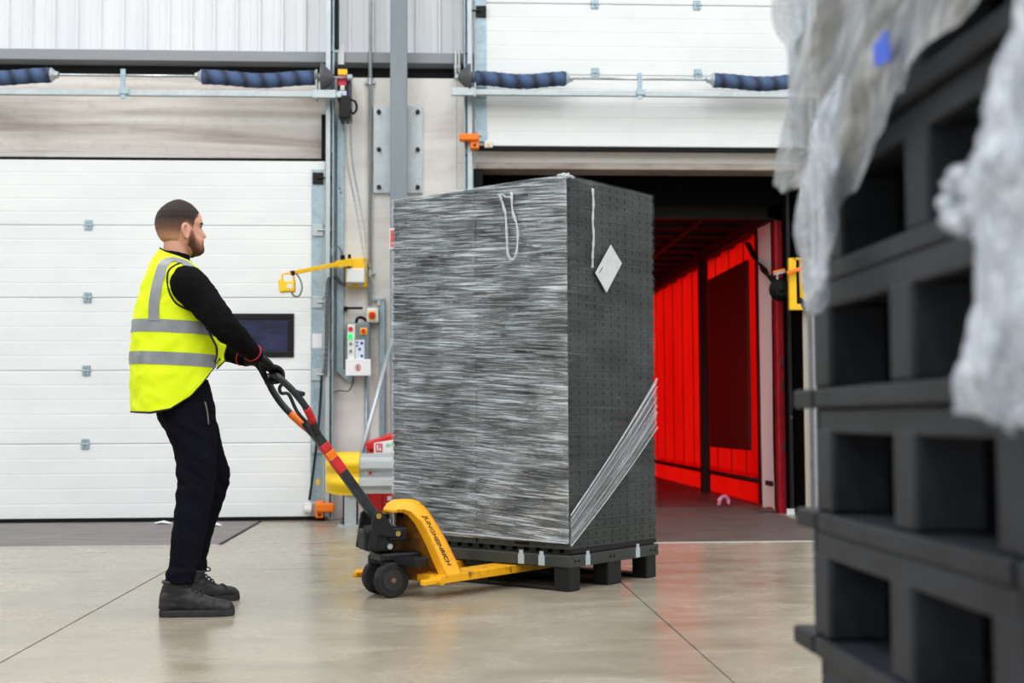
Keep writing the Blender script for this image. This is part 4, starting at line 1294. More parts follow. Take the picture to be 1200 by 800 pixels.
# yoke plates and shaft
for w in (.080, -.080):
    part(tk, 'yoke', merge(MB().prism([(.120, .235), (.085, .225), (.068, .30), (-.005, .285), (-.060, .290), (-.060, .318), (-.01, .330), (.045, .405), (.070, .418), (.095, .400), (.105, .33)], lambda a, b, h: Hh(a, h, b), w - .010, w + .010)), M_CAST, bevel=.006)
JN, GR = (.375, .81), (.575, 1.058)
sh_ = MB().bar(Hh(.045, 0, .375), Hh(*((JN[0]), 0, JN[1])), .046, .040, tuple(W2L(C0 + HA) - W2L(C0)))
hn = part(tk, 'handle_shaft', sh_, M_SHAFT, bevel=.006)
def on(u):
    return Hh(.045 + (JN[0] - .045) * u, 0, .375 + (JN[1] - .375) * u)
upv = tuple(W2L(C0 + HA) - W2L(C0))
for u0, u1, m, nm in ((.53, .67, M_REDT, 'red_tape'), (.67, .76, M_ORT, 'orange_tape'), (.76, .84, M_REDT, 'red_tape')):
    part(hn, nm, MB().bar(on(u0), on(u1), .0485, .0425, upv), m, bevel=.005)
def arm(sg, tab, n=26):
    pts = []
    for u, w in tab:
        pts.append(Hh(JN[0] - .03 + (GR[0] - JN[0] + .03) * u - sg * .024 * math.sin(PI * min(1, u * 1.05)), sg * w, JN[1] - .036 + (GR[1] - JN[1] + .036) * u))
    return spline(pts, n)
near = arm(1, ((0, .0), (.25, .040), (.5, .080), (.75, .100), (.92, .098)))
far = arm(-1, ((0, .0), (.22, .048), (.5, .088), (.75, .102), (.92, .098)))
bar_ = [Hh(GR[0], w, GR[1]) for w in (.076, .03, 0, -.03, -.076)]
loop = near + spline([near[-1], Hh(GR[0] - .004, .092, GR[1] - .006), bar_[0]], 6)[1:] + bar_[1:] + spline([bar_[-1], Hh(GR[0] - .004, -.092, GR[1] - .006), far[-1]], 6)[1:] + far[::-1][1:]
hl = part(tk, 'handle_loop', MB().tube(loop, .0165, 12), M_SHAFT, smooth=True)
part(hl, 'orange_tape', MB().tube(far[3:11], .0185, 12), M_ORT, smooth=True)
part(hl, 'red_tape', MB().tube(near[6:13], .0185, 12), M_REDT, smooth=True)
nk = Hh(JN[0] - .01, 0, JN[1] - .012)
part(hl, 'handle_neck', MB().tube([on(.93), on(1.0), Hh(JN[0] + .03, 0, JN[1] + .036)], [(.026, .026), (.030, .024), (.028, .018)], 12), M_SHAFT, smooth=True)
rg = []
rc = Vector(Hh(GR[0] - .055, .01, GR[1] - .075))
lv = [Hh(JN[0] + .02, .0, JN[1] + .024), Hh(JN[0] + .075, .0, JN[1] + .085), Hh(GR[0] - .085, .0, GR[1] - .085), Hh(GR[0] - .045, .012, GR[1] - .080), Hh(GR[0] - .030, .03, GR[1] - .056), Hh(GR[0] - .045, .045, GR[1] - .035), Hh(GR[0] - .07, .05, GR[1] - .05)]
part(hl, 'release_lever', MB().tube(spline(lv, 26), .0085, 8), M_SHAFT, smooth=True)
part(hl, 'lever_pivot', MB().tube([Hh(GR[0] - .105, .05, GR[1] - .075), Hh(GR[0] - .118, .108, GR[1] - .085)], .012, 12), M_SHAFT)
# maker's name down the near frame leg
def leg_pt(u):
    dx, z, f0, f1, _ = arch_at(.44 + .50 * u)
    return Vector((-.6 + dx, 0, z)), f0, f1
def lettering(parent, body, p_start, along, across, height, m, name, weight=0.0):
    cv = bpy.data.curves.new('lettering', 'FONT')
    cv.body = body
    cv.size = height
    cv.shear = .22
    cv.offset = weight
    cv.extrude = .0008
    o = bpy.data.objects.new('tmp', cv)
    COL.objects.link(o)
    dg = bpy.context.evaluated_depsgraph_get()
    me = bpy.data.meshes.new_from_object(o.evaluated_get(dg))
    bpy.data.objects.remove(o)
    nrm = along.cross(across).normalized()
    mb = MB()
    mb.v = [p_start + along * v.co.x + across * v.co.y + nrm * (v.co.z + .0012) for v in me.vertices]
    mb.f = [tuple(p.vertices) for p in me.polygons]
    wd = max(v.co.x for v in me.vertices)
    return mb, wd
(a0, f0a, f1a), (a1, f0b, f1b) = leg_pt(.06), leg_pt(.90)
P0 = Vector((a0.x, f0a * .72 + f1a * .28, a0.z)); P1 = Vector((a1.x, f0b * .72 + f1b * .28, a1.z))
Q0 = Vector((a0.x, f0a * .28 + f1a * .72, a0.z))
al = (P1 - P0).normalized()
ac = Vector((0, 1, 0)); ac = (ac - al * ac.dot(al)).normalized()
_, wd = lettering(tk, 'JUNGHEINRICH', P0, al, ac, 1.0, None, 'x')
hgt = (P1 - P0).length / wd
mb, _ = lettering(tk, 'JUNGHEINRICH', P0 + ac * .012, al, ac, hgt * 1.0, None, 'x', .012 * hgt)
part(tk, 'lettering', mb, mat('ink_black', (40, 34, 28), .5), label='black slanted maker name JUNGHEINRICH')

# ------------------------------------------------------------------ the man (local frame: x ahead, y to his left, z up)
MO = Vector((-1.15, 6.15, 0))
MH = R(12)
def ML(p):
    d = Vector(p) - MO
    c, s_ = math.cos(MH), math.sin(MH)
    return Vector((d.x * c + d.y * s_, -d.x * s_ + d.y * c, d.z))
man = thing('person', 'man in yellow hi-vis vest pulling the pallet truck by its handle', 'person', MO, MH, base=(0, 0, 0))

def cloth(name, c, c2, rough=.85, weave=420):
    t = NT(name)
    f = t.noise(t.obj(), 9, 4, .6)
    t.l(t.ramp(f, ((.3, lin(c)), (.7, lin(c2)))), t.b.inputs['Base Color'])
    t.b.inputs['Roughness'].default_value = rough
    t.b.inputs['Specular IOR Level'].default_value = .06
    t.bump(t.noise(t.obj(), weave, 2, .5), .15, .002)
    return t.m
M_SWEAT = cloth('sweatshirt_black', (13, 13, 15), (19, 19, 22))
M_TROU = cloth('trousers_navy', (12, 13, 20), (18, 19, 28))
M_VEST = NT('hi_vis_yellow')
_f1 = M_VEST.noise(M_VEST.obj(), 5, 3, .5)
M_VEST.l(M_VEST.ramp(_f1, ((.3, lin((226, 250, 6))), (.7, lin((238, 255, 20))))), M_VEST.b.inputs['Base Color'])
M_VEST.b.inputs['Roughness'].default_value = .6
M_VEST.b.inputs['Specular IOR Level'].default_value = .3
M_VEST.bump(M_VEST.noise(M_VEST.obj(), 500, 2, .5), .12, .002)
M_VEST = M_VEST.m
M_REFL = mat('reflective_grey', (150, 154, 160), .45, .15, (136, 140, 146), (14, 14, 14))
M_PIPE = mat('vest_piping', (18, 18, 18), .7)
M_GLOVE = mat('glove_black', (14, 14, 17), .6, 0, (26, 26, 30), (40, 40, 40), bump=.3, bs=160, spec=.25)
M_BOOT = mat('boot_leather', (36, 37, 40), .5, 0, (52, 52, 54), (22, 22, 22), bump=.35, bs=70, spec=.3)
M_SOLE = mat('boot_sole', (46, 47, 49), .75, 0, (60, 59, 58), (26, 26, 26), spec=.2)
M_LACE = mat('boot_lace', (30, 29, 28), .8)
def skin_mat():
    t = NT('skin')
    f = t.noise(t.obj(), 14, 4, .6)
    col = t.ramp(f, ((.3, lin((214, 152, 128))), (.7, lin((228, 174, 150)))))
    g = t.noise(t.obj(), 26, 3, .5)
    col = t.mix(t.ramp(g, ((.5, (0,)), (.75, (.35,)))), col, lin((204, 112, 98)))
    t.l(col, t.b.inputs['Base Color'])
    t.b.inputs['Roughness'].default_value = .5
    t.b.inputs['Subsurface Weight'].default_value = .12
    t.b.inputs['Subsurface Radius'].default_value = (.01, .004, .002)
    return t.m
M_SKIN = skin_mat()
def hair_mat(name, dark, light, bump=.6):
    """cropped hair: colour thins out towards its edge (attribute 'fade')"""
    t = NT(name)
    at = t.n('ShaderNodeAttribute', attribute_name='fade')
    n_ = t.noise(t.obj((1, 1, .35)), 320, 3, .6)
    f = t.math('ADD', at.outputs['Fac'], t.math('MULTIPLY', t.math('SUBTRACT', n_, .5), .55), True)
    t.l(t.ramp(f, ((.05, lin(light)), (.42, lin(tuple((a * .55 + b * .45) for a, b in zip(dark, light)))), (.95, lin(dark)))), t.b.inputs['Base Color'])
    t.b.inputs['Roughness'].default_value = .65
    t.b.inputs['Specular IOR Level'].default_value = .25
    t.bump(n_, bump, .003)
    return t.m
M_HAIR = hair_mat('hair_dark', (50, 41, 39), (196, 142, 116))
M_BEARD = hair_mat('beard_brown', (82, 48, 38), (198, 138, 114))

def erings(tab, n=28, p=2.0):
    out = []
    for z, cx, cy, hx, hy in tab:
        r_ = []
        for j in range(n):
            a = 2 * PI * j / n
            c, s_ = math.cos(a), math.sin(a)
            k = 2 / p
            r_.append((cx + hx * math.copysign(abs(c) ** k, c), cy + hy * math.copysign(abs(s_) ** k, s_), z))
        out.append(r_)
    return out
def wrinkle(mb, fn):
    mb.v = [p + n_ * fn(p) for p, n_ in zip(mb.v, mb.n)]
    return mb

# key points
barR = ML(C0 + HD * GR[0] + HA * .047 + Vector((0, 0, GR[1])))
barL = ML(C0 + HD * GR[0] - HA * .047 + Vector((0, 0, GR[1])))
baxis = (barL - barR).normalized()                     # along the grip, to his left
wrR = barR + Vector((-.086, -.030, .088))
wrL = barL + Vector((-.090, .026, .080))
shR, elR = Vector((-.004, -.178, 1.455)), Vector((.148, -.262, 1.272))
shL, elL = Vector((-.004, .178, 1.455)), Vector((.120, .262, 1.225))
armR = [Vector((-.035, -.09, 1.47)), shR, Vector((.062, -.222, 1.382)), elR, (elR * .45 + wrR * .55) + Vector((0, -.012, 0)), wrR]
armL = [Vector((-.035, .09, 1.47)), shL, Vector((.055, .222, 1.362)), elL, (elL * .45 + wrL * .55) + Vector((0, .012, 0)), wrL]
legR = [(.93, -.010, -.095, .120, .105), (.84, .008, -.108, .118, .104), (.71, .034, -.128, .094, .092), (.60, .037, -.150, .082, .082), (.50, .030, -.170, .079, .078), (.353, .006, -.198, .073, .073), (.21, -.017, -.222, .063, .064), (.148, -.028, -.232, .059, .060)]
legL = [(.93, .000, .095, .120, .105), (.84, .030, .105, .112, .104), (.71, .078, .118, .096, .092), (.60, .116, .130, .085, .082), (.50, .104, .142, .080, .078), (.353, .062, .158, .073, .073), (.21, .036, .172, .064, .064), (.148, .032, .178, .060, .060)]

# head surface
HF = [(1.606, .018), (1.614, .048), (1.628, .064), (1.642, .0675), (1.655, .0665), (1.664, .066), (1.672, .0665), (1.682, .069), (1.692, .064), (1.705, .061), (1.725, .058), (1.745, .0545), (1.758, .062), (1.772, .061), (1.79, .057), (1.812, .046), (1.832, .024), (1.85, -.004), (1.860, -.026), (1.866, -.044)]
HB = [(1.606, -.004), (1.62, -.022), (1.64, -.050), (1.66, -.095), (1.68, -.124), (1.70, -.136), (1.73, -.1445), (1.754, -.147), (1.78, -.144), (1.805, -.135), (1.828, -.117), (1.848, -.092), (1.860, -.068), (1.866, -.050)]
HW = [(1.606, .016), (1.614, .032), (1.628, .045), (1.645, .054), (1.665, .060), (1.685, .065), (1.71, .069), (1.735, .072), (1.76, .0755), (1.785, .0765), (1.81, .071), (1.83, .060), (1.848, .044), (1.860, .026), (1.866, .004)]
HEAD_YAW = R(14)
def HT(p):
    c, s_ = math.cos(HEAD_YAW), math.sin(HEAD_YAW)
    x, y = p[0] + .055, p[1]
    return Vector((x * c - y * s_ - .055, x * s_ + y * c, p[2]))
def HTi(p):
    c, s_ = math.cos(HEAD_YAW), math.sin(HEAD_YAW)
    x, y = p[0] + .055, p[1]
    return Vector((x * c + y * s_ - .055, -x * s_ + y * c, p[2]))
def head_pt(a, z, o=0.0):
    F, B, w = lerp(HF, z) + o, lerp(HB, z) - o, lerp(HW, z) + o
    c, s_ = math.cos(a), math.sin(a)
    x = (F + B) / 2 + (F - B) / 2 * math.copysign(abs(c) ** .92, c)
    y = w * math.copysign(abs(s_) ** .80, s_) * (1 - .06 * max(0, c) - .04 * max(0, -c))
    if c > 0:
        ay = abs(y)
        g = lerp([(1.690, 0), (1.696, .015), (1.705, .0255), (1.715, .0215), (1.735, .011), (1.752, .002), (1.76, 0)], z)
        x += g * math.exp(-(y / (.0115 if z > 1.72 else .0135)) ** 2)
        x -= .010 * math.exp(-((ay - .031) / .014) ** 2 - ((z - 1.742) / .011) ** 2)
        x += .003 * math.exp(-((ay - .042) / .016) ** 2 - ((z - 1.712) / .014) ** 2)
        x -= .003 * math.exp(-((z - 1.669) / .0035) ** 2) * (1 if ay < .026 else 0)
    return HT((x, y, z + .5 * o * max(0.0, min(1.0, (z - 1.77) / .09))))
NA = 72
ZH = [1.606 + (1.866 - 1.606) * (k / 70) for k in range(71)]
body = MB()
body.loft([[head_pt(2 * PI * j / NA, z) for j in range(NA)] for z in ZH])
body.tube([(-.075, 0, 1.49), (-.064, 0, 1.56), (-.058, 0, 1.62), (-.056, 0, 1.70)], [(.085, .075), (.064, .060), (.058, .056), (.056, .056)], 24, ref=(1, 0, 0))
for sg in (1, -1):                                     # ears
    ring = []
    for k in range(20):
        a = 2 * PI * k / 20
        ex, ez = .017 * math.cos(a), .031 * math.sin(a)
        if ez < 0:
            ex *= .72
        ring.append(HT((-.029 + ex - .10 * ez - .004, sg * (.0755 - .45 * ex), 1.715 + ez)))
    body.tube(ring, .0058, 8, closed=True, cap=False)
    body.ball(HT((-.026, sg * .067, 1.713)), (.013, .008, .026), 12, 8)
body.loft(erings([(.90, -.02, 0, .105, .145), (1.0, -.05, 0, .105, .145), (1.15, -.07, 0, .11, .15), (1.3, -.075, 0, .115, .165), (1.42, -.075, 0, .105, .175), (1.49, -.075, 0, .085, .155), (1.54, -.072, 0, .060, .09)]))
for am in (armR, armL):
    body.tube(spline(am, 24), [.058 - .030 * min(1, k / 22) for k in range(24)], 14)
for wr, br in ((wrR, barR), (wrL, barL)):
    body.tube([wr, wr * .55 + br * .45 + Vector((0, 0, .015)), br + Vector((-.02, 0, .034))], [.026, (.012, .030), (.009, .026)], 12, ref=baxis)
for lg in (legR, legL):
    body.loft(erings([(z, cx, cy, hx * (.80 if z > .3 else .62), hy * (.80 if z > .3 else .62)) for z, cx, cy, hx, hy in lg] + [(.06, lg[-1][1] - .004, lg[-1][2], .030, .028)]))
body.tube([(-.07, -.235, .05), (.06, -.24, .045), (.15, -.245, .04)], [(.03, .03), (.034, .02), (.03, .014)], 12, ref=(0, 0, 1))
body.tube([(.0, .155, .05), (.10, .20, .045), (.18, .235, .04)], [(.03, .03), (.034, .02), (.03, .014)], 12, ref=(0, 0, 1))
bd = fuse(body, .0042, 2, .5)
part(man, 'body', bd, M_SKIN, smooth=True)

def shell(name, mask, off, fade, m, zs_, na=120):
    """cropped hair or beard lying on the head"""
    P, FD, idx = [], [], {}
    mb = MB()
    rows = []
    for i, z in enumerate(zs_):
        for j in range(na):
            a = 2 * PI * j / na
            q = HTi(head_pt(a, z))
            k = mask(a, z, q)
            if k > 0:
                idx[i, j] = len(P)
                P.append(head_pt(a, z, off(k, z)))
                FD.append(fade(k, z))
    fs = []
    for i in range(len(zs_) - 1):
        for j in range(na):
            ks = [(i, j), (i, (j + 1) % na), (i + 1, (j + 1) % na), (i + 1, j)]
            if all(k in idx for k in ks):
                fs.append(tuple(idx[k] for k in ks))
    top = [idx[len(zs_) - 1, j] for j in range(na) if (len(zs_) - 1, j) in idx]
    if len(top) == na:
        fs.append(tuple(top))
    mb.add(P, fs)
    o = part(man, name, mb, m, smooth=True)
    at = o.data.attributes.new('fade', 'FLOAT', 'POINT')
    at.data.foreach_set('value', FD)
    return o
zh = [1.64 + (1.8655 - 1.64) * k / 90 for k in range(91)]
HLINE = [(-.15, 1.648), (-.10, 1.652), (-.062, 1.672), (-.050, 1.735), (-.030, 1.752), (-.006, 1.735), (.004, 1.72), (.010, 1.765), (.026, 1.785), (.034, 1.806), (.05, 1.812), (.1, 1.815)]
def hair_mask(a, z, q):
    return z - lerp(HLINE, q.x)
shell('hair', hair_mask, lambda k, z: min(.0075, .0008 + k * .06), lambda k, z: max(0.0, min(1.0, (z - 1.685) / .10)) * min(1.0, .15 + k / .030), M_HAIR, zh)
zb_ = [1.604 + (1.735 - 1.604) * k / 60 for k in range(61)]
BTOP = [(-.03, 1.60), (-.020, 1.69), (-.008, 1.735), (.006, 1.725), (.018, 1.695), (.034, 1.680), (.046, 1.672), (.052, 1.680), (.060, 1.6875), (.09, 1.6885)]
def beard_mask(a, z, q):
    if q.x < -.032 or math.cos(a) < -.2:
        return 0
    k = lerp(BTOP, q.x) - z
    if abs(q.y) < .020 and 1.663 < z < 1.676 and q.x > .05:
        return 0
    return k
shell('beard', beard_mask, lambda k, z: min(.0060, .0008 + k * .10), lambda k, z: max(0.0, min(1.0, .02 + k / .055)), M_BEARD, zb_)
for sg in (1, -1):
    br = part(man, 'eyebrow', MB().tube(spline([HT(q) for q in [(.0575, sg * .016, 1.7575), (.058, sg * .026, 1.7615), (.051, sg * .038, 1.7615), (.038, sg * .048, 1.757)]], 12), [(.0022, .0045)] * 12, 6, ref=(0, 0, 1)), mat('brow_dark', (40, 30, 28), .7) if sg > 0 else bpy.data.materials['brow_dark'], smooth=True)
    ey = part(man, 'eye', MB().ball(HT((.0375, sg * .030, 1.7425)), .0112, 14, 10), mat('eye_white', (214, 206, 200), .3) if sg > 0 else bpy.data.materials['eye_white'], smooth=True)
    part(ey, 'iris', MB().ball(HT((.0445, sg * .0305, 1.7425)), (.0058, .0062, .0062), 12, 8), M_BLACK, smooth=True)
    part(ey, 'eyelid', MB().tube(spline([HT(q) for q in [(.0515, sg * .018, 1.743), (.0535, sg * .027, 1.7485), (.050, sg * .037, 1.748), (.042, sg * .044, 1.742)]], 10), .0026, 6), bpy.data.materials['brow_dark'], smooth=True)

# sweatshirt
sw = MB()
sw.loft(erings([(.945, -.025, 0, .135, .170), (1.0, -.045, 0, .137, .170), (1.1, -.062, 0, .138, .170), (1.22, -.07, 0, .142, .178), (1.35, -.075, 0, .142, .190), (1.44, -.075, 0, .128, .198), (1.50, -.075, 0, .106, .178), (1.55, -.072, 0, .082, .125), (1.585, -.066, 0, .068, .078)], 36))
for am in (armR, armL):
    pts = spline(am, 30)
    rad = [lerp([(0, .075), (5, .087), (8, .086), (13, .073), (17, .064), (21, .056), (25, .046), (28, .039), (29, .036)], k) for k in range(30)]
    sw.tube(pts, rad, 20)
sw.tube([(-.066, 0, 1.57), (-.062, 0, 1.61), (-.060, 0, 1.622)], [(.074, .076), (.066, .068), (.062, .064)], 24, ref=(1, 0, 0))
ws = fuse(sw, .0065, 4, .5)
def sw_fold(p):
    d = min((p - elR).length, (p - elL).length)
    k = .003 + .006 * math.exp(-(d / .13) ** 2)
    return k * fbm((p.x * 16 + p.z * 8, p.y * 10, p.z * 22 - p.x * 9), 3)
part(man, 'sweatshirt', wrinkle(ws, sw_fold), M_SWEAT, smooth=True)

# trousers
tr_ = MB()
tr_.loft(erings([(.80, .012, 0, .105, .165), (.86, .0, 0, .130, .188), (.93, -.012, 0, .136, .182), (1.0, -.028, 0, .132, .174), (1.04, -.035, 0, .128, .170)], 36))
for lg in (legR, legL):
    tr_.loft(erings(lg, 28))
    z, cx, cy, hx, hy = lg[-1]
    tr_.loft(erings([(.205, cx + .006, cy, hx + .006, hy + .006), (.185, cx + .004, cy, hx + .009, hy + .009), (.165, cx + .002, cy, hx + .004, hy + .004), (.155, cx - .002, cy, hx + .008, hy + .008), (.141, cx - .003, cy, hx + .003, hy + .003)], 28))
tw = fuse(tr_, .0065, 4, .5)
def tr_fold(p):
    k = .0035 + .006 * math.exp(-((p.z - .60) / .10) ** 2) + .005 * math.exp(-((p.z - .19) / .07) ** 2) + .006 * math.exp(-((p.z - .84) / .08) ** 2)
    return k * fbm((p.x * 9, p.y * 9, p.z * 20 + p.x * 12), 3)
to = part(man, 'trousers', wrinkle(tw, tr_fold), M_TROU, smooth=True)
zp = spline([(.072, -.196, .935), (.082, -.200, .89), (.088, -.204, .835)], 10)
part(to, 'pocket_zip', MB().tube(zp, .0035, 6), mat('zip_grey', (120, 112, 104), .5, .4), smooth=True)
0 and part(to, 'waist_tie', MB().tube(spline([(.108, -.02, 1.03), (.135, -.03, 1.02), (.142, -.035, .985), (.138, -.03, .955)], 14), .004, 6), M_TROU, smooth=True)

# hi-vis vest
VF = [(.88, .118), (1.0, .132), (1.137, .142), (1.216, .140), (1.374, .118), (1.461, .096), (1.523, .062), (1.56, .030), (1.577, .014), (1.61, .004), (1.64, -.006)]
VB = [(.88, -.243), (.999, -.250), (1.134, -.252), (1.27, -.247), (1.387, -.231), (1.485, -.203), (1.565, -.172), (1.60, -.152), (1.637, -.128)]
VW = [(.88, .215), (1.0, .212), (1.15, .210), (1.30, .208), (1.40, .207), (1.46, .206), (1.505, .200), (1.535, .186), (1.555, .165), (1.575, .132), (1.592, .102), (1.61, .084), (1.64, .072)]
HEM = [(-.26, .893), (-.167, .888), (-.076, .903), (.015, .962), (.08, 1.048), (.112, 1.11), (.15, 1.15)]
def vest_pt(a, z, o=0.0):
    F, B, w = lerp(VF, z), lerp(VB, z), lerp(VW, z)
    c, s_ = math.cos(a), math.sin(a)
    x = (F + B) / 2 + ((F - B) / 2 + o) * math.copysign(abs(c) ** .88, c)
    y = (w + o) * math.copysign(abs(s_) ** .84, s_)
    low = max(0, min(1, (1.40 - z) / .3))
    d = .014 * low * fbm((x * 5 + 3, y * 5, z * 2.2), 3) + .010 * (.25 - abs(fbm((x * 7 - z * 5, y * 6, z * 6 + x * 4), 2))) + .004 * fbm((x * 16, y * 16, z * 14), 2)
    d += .010 * low * math.sin(a * 7 + z * 3) * max(0, (1.2 - z)) * 1.2
    n_ = Vector((c / max(.05, (F - B)), s_ / max(.05, 2 * w), 0)).normalized()
    return Vector((x, y, z)) + n_ * d
def vest_top(a):
    c = math.cos(a)
    return 1.604 - .034 * c
NU, NV = 128, 84
rows = []
for i in range(NV + 1):
    v = i / NV
    r_ = []
    for j in range(NU):
        a = 2 * PI * j / NU
        zz = vest_top(a)
        xm = vest_pt(a, 1.0).x
        h0 = lerp(HEM, xm)
        r_.append(vest_pt(a, h0 + (zz - h0) * v))
    rows.append(r_)
mb = MB().loft(rows, cap=False)
vo_ = part(man, 'vest', mb, M_VEST, smooth=True, label='fluorescent yellow sleeveless safety vest')
sdm = vo_.modifiers.new('solid', 'SOLIDIFY'); sdm.thickness = .0022; sdm.offset = 1
part(vo_, 'hem_piping', MB().tube(rows[0], .0042, 6, closed=True, cap=False), M_PIPE, smooth=True)
part(vo_, 'neck_piping', MB().tube(rows[-1], .0042, 6, closed=True, cap=False), M_PIPE, smooth=True)
def band(z0, z1, a0, a1, n=110):
    rr = [[], [], []]
    for j in range(n + 1):
        a = a0 + (a1 - a0) * j / n
        for k, z in enumerate((z0, (z0 + z1) / 2, z1)):
            dz = -.010 * math.cos(a) - .008
            rr[k].append(vest_pt(a, z + dz, .0042))
    return MB().sheet(rr)
part(vo_, 'reflective_band', band(1.249, 1.306, .35, 2 * PI - .35), M_REFL, smooth=True)
part(vo_, 'reflective_band', band(1.105, 1.162, .50, 2 * PI - .50), M_REFL, smooth=True)
for sg in (1, -1):                                     # brace over each shoulder: up the back, across, down the front
    cen = [(2.05, 1.295), (2.06, 1.37), (2.06, 1.44), (2.02, 1.50), (1.90, 1.545), (1.62, 1.572), (1.25, 1.565), (.98, 1.535), (.82, 1.48), (.72, 1.40), (.66, 1.30)]
    P = [vest_pt(sg * a, z, .0042) for a, z in cen]
    P = spline(P, 60)
    rr = [[], [], []]
    for k, p in enumerate(P):
        d = (P[min(k + 1, 59)] - P[max(k - 1, 0)]).normalized()
        nn = Vector((p.x + .07, p.y, (p.z - 1.30) * .9 if p.z > 1.45 else 0)).normalized()
        sd = d.cross(nn).normalized()
        for q, s2 in enumerate((-1, 0, 1)):
            rr[q].append(p + sd * (.0245 * s2) + nn * .0035)
    part(vo_, 'shoulder_brace', MB().sheet(rr), M_REFL, smooth=True)
fl_ = []
for i in range(8):
    v = i / 7
    fl_.append([Vector((.132 + .040 * u + .006 * math.sin(v * 6), -.05 + .11 * u, 1.235 - .145 * v + .04 * u * v)) for u in (0, .25, .5, .75, 1)])
part(vo_, 'front_flap', MB().sheet(fl_), M_VEST, smooth=True)
part(vo_, 'flap_piping', MB().tube([r_[-1] for r_ in fl_] + [fl_[-1][k] for k in (3, 2, 1, 0)], .004, 6), M_PIPE, smooth=True)
for sg in (-1, 1):
    edge = []
    for x, z in ((.066, 1.300), (.078, 1.262), (.098, 1.225), (.116, 1.185), (.120, 1.150), (.110, 1.115)):
        F, B = lerp(VF, z), lerp(VB, z)
        cc = max(-1, min(1, (x - (F + B) / 2) / ((F - B) / 2)))
        a = math.acos(math.copysign(abs(cc) ** (1 / .88), cc))
        edge.append(vest_pt(sg * a, z, .005))
    part(vo_, 'front_piping', MB().tube(spline(edge, 24), .0042, 6), M_PIPE, smooth=True)
# armhole edge where the sleeve comes out
for sg, am in ((-1, armR), (1, armL)):
    loop_ = []
    for x, z in ((-.004, 1.556), (-.050, 1.552), (-.088, 1.520), (-.096, 1.475), (-.086, 1.420), (-.058, 1.372), (-.016, 1.348), (.030, 1.330), (.062, 1.312)):
        F, B = lerp(VF, z), lerp(VB, z)
        cc = max(-1, min(1, (x - (F + B) / 2) / ((F - B) / 2)))
        a = math.acos(math.copysign(abs(cc) ** (1 / .88), cc))
        loop_.append(vest_pt(sg * a, z, .004))
    part(vo_, 'armhole_piping', MB().tube(spline(loop_, 40), .0045, 6), M_PIPE, smooth=True)

# gloves
def glove(wr, br, inner, prev, nm):
    f = Vector((0, 0, 1)).cross(baxis)
    if f.x < 0:
        f = -f
    f.normalize()
    u = Vector((0, 0, 1))
    def at_(deg, r_, b):
        return br + f * (r_ * math.cos(R(deg))) + u * (r_ * math.sin(R(deg))) + baxis * b
    mb = MB()
    kn = at_(112, .040, 0)
    mb.tube([wr, wr * .6 + kn * .4 + u * .008, wr * .2 + kn * .8 + u * .006, kn], [(.026, .030), (.022, .038), (.018, .043), (.014, .042)], 18, ref=baxis)
    for k, (b, e, rr) in enumerate(((-.0335, -70, .0102), (-.0115, -95, .0108), (.0115, -100, .0110), (.0335, -85, .0105))):
        b = b * (-inner)
        pts = [at_(118, .043, b), at_(85, .0385, b), at_(45, .033, b), at_(5, .0295, b), at_(-35, .0285, b), at_(e + 20, .0285, b), at_(e, .0285, b)]
        mb.tube(spline(pts, 20), [rr * (1.08 if i_ in (3, 4, 10, 11) else 1.0) for i_ in range(20)], 10)
        mb.ball(pts[-1], rr, 10, 8)
        mb.ball(at_(100, .041, b), rr * 1.22, 10, 8)
    base = wr * .55 + kn * .45
    th = [base + baxis * (inner * .022) - u * .006, base * .55 + at_(180, .034, inner * .046) * .45 + baxis * (inner * .012), at_(190, .032, inner * .046), at_(235, .030, inner * .040), at_(275, .030, inner * .028)]
    mb.tube(spline(th, 16), [.0145, .0145, .014, .0138, .0134, .013, .013, .0128, .0125, .0122, .012, .0118, .0116, .0112, .0108, .0104], 10)
    mb.ball(th[-1], .0104, 10, 8)
    d = (wr - prev).normalized()
    mb.tube([wr + d * .012, wr - d * .012, wr - d * .040], [(.028, .031), (.031, .034), (.036, .038)], 18, ref=baxis)
    g = fuse(mb, .0032, 2, .4)
    o = part(man, nm, g, M_GLOVE, smooth=True)
    ring = []
    sd = d.orthogonal().normalized()
    s2 = d.cross(sd)
    c = wr - d * .042
    part(o, 'red_cuff_trim', MB().tube([c + sd * (.0395 * math.cos(a)) + s2 * (.0395 * math.sin(a)) for a in [2 * PI * k / 24 for k in range(24)]], [(.0045, .0035)] * 24, 6, closed=True, cap=False), mat('trim_red', (214, 30, 46), .6) if 'trim_red' not in bpy.data.materials else bpy.data.materials['trim_red'], smooth=True)
    return o
glove(wrR, barR, 1, armR[4], 'glove')
glove(wrL, barL, -1, armL[4], 'glove')

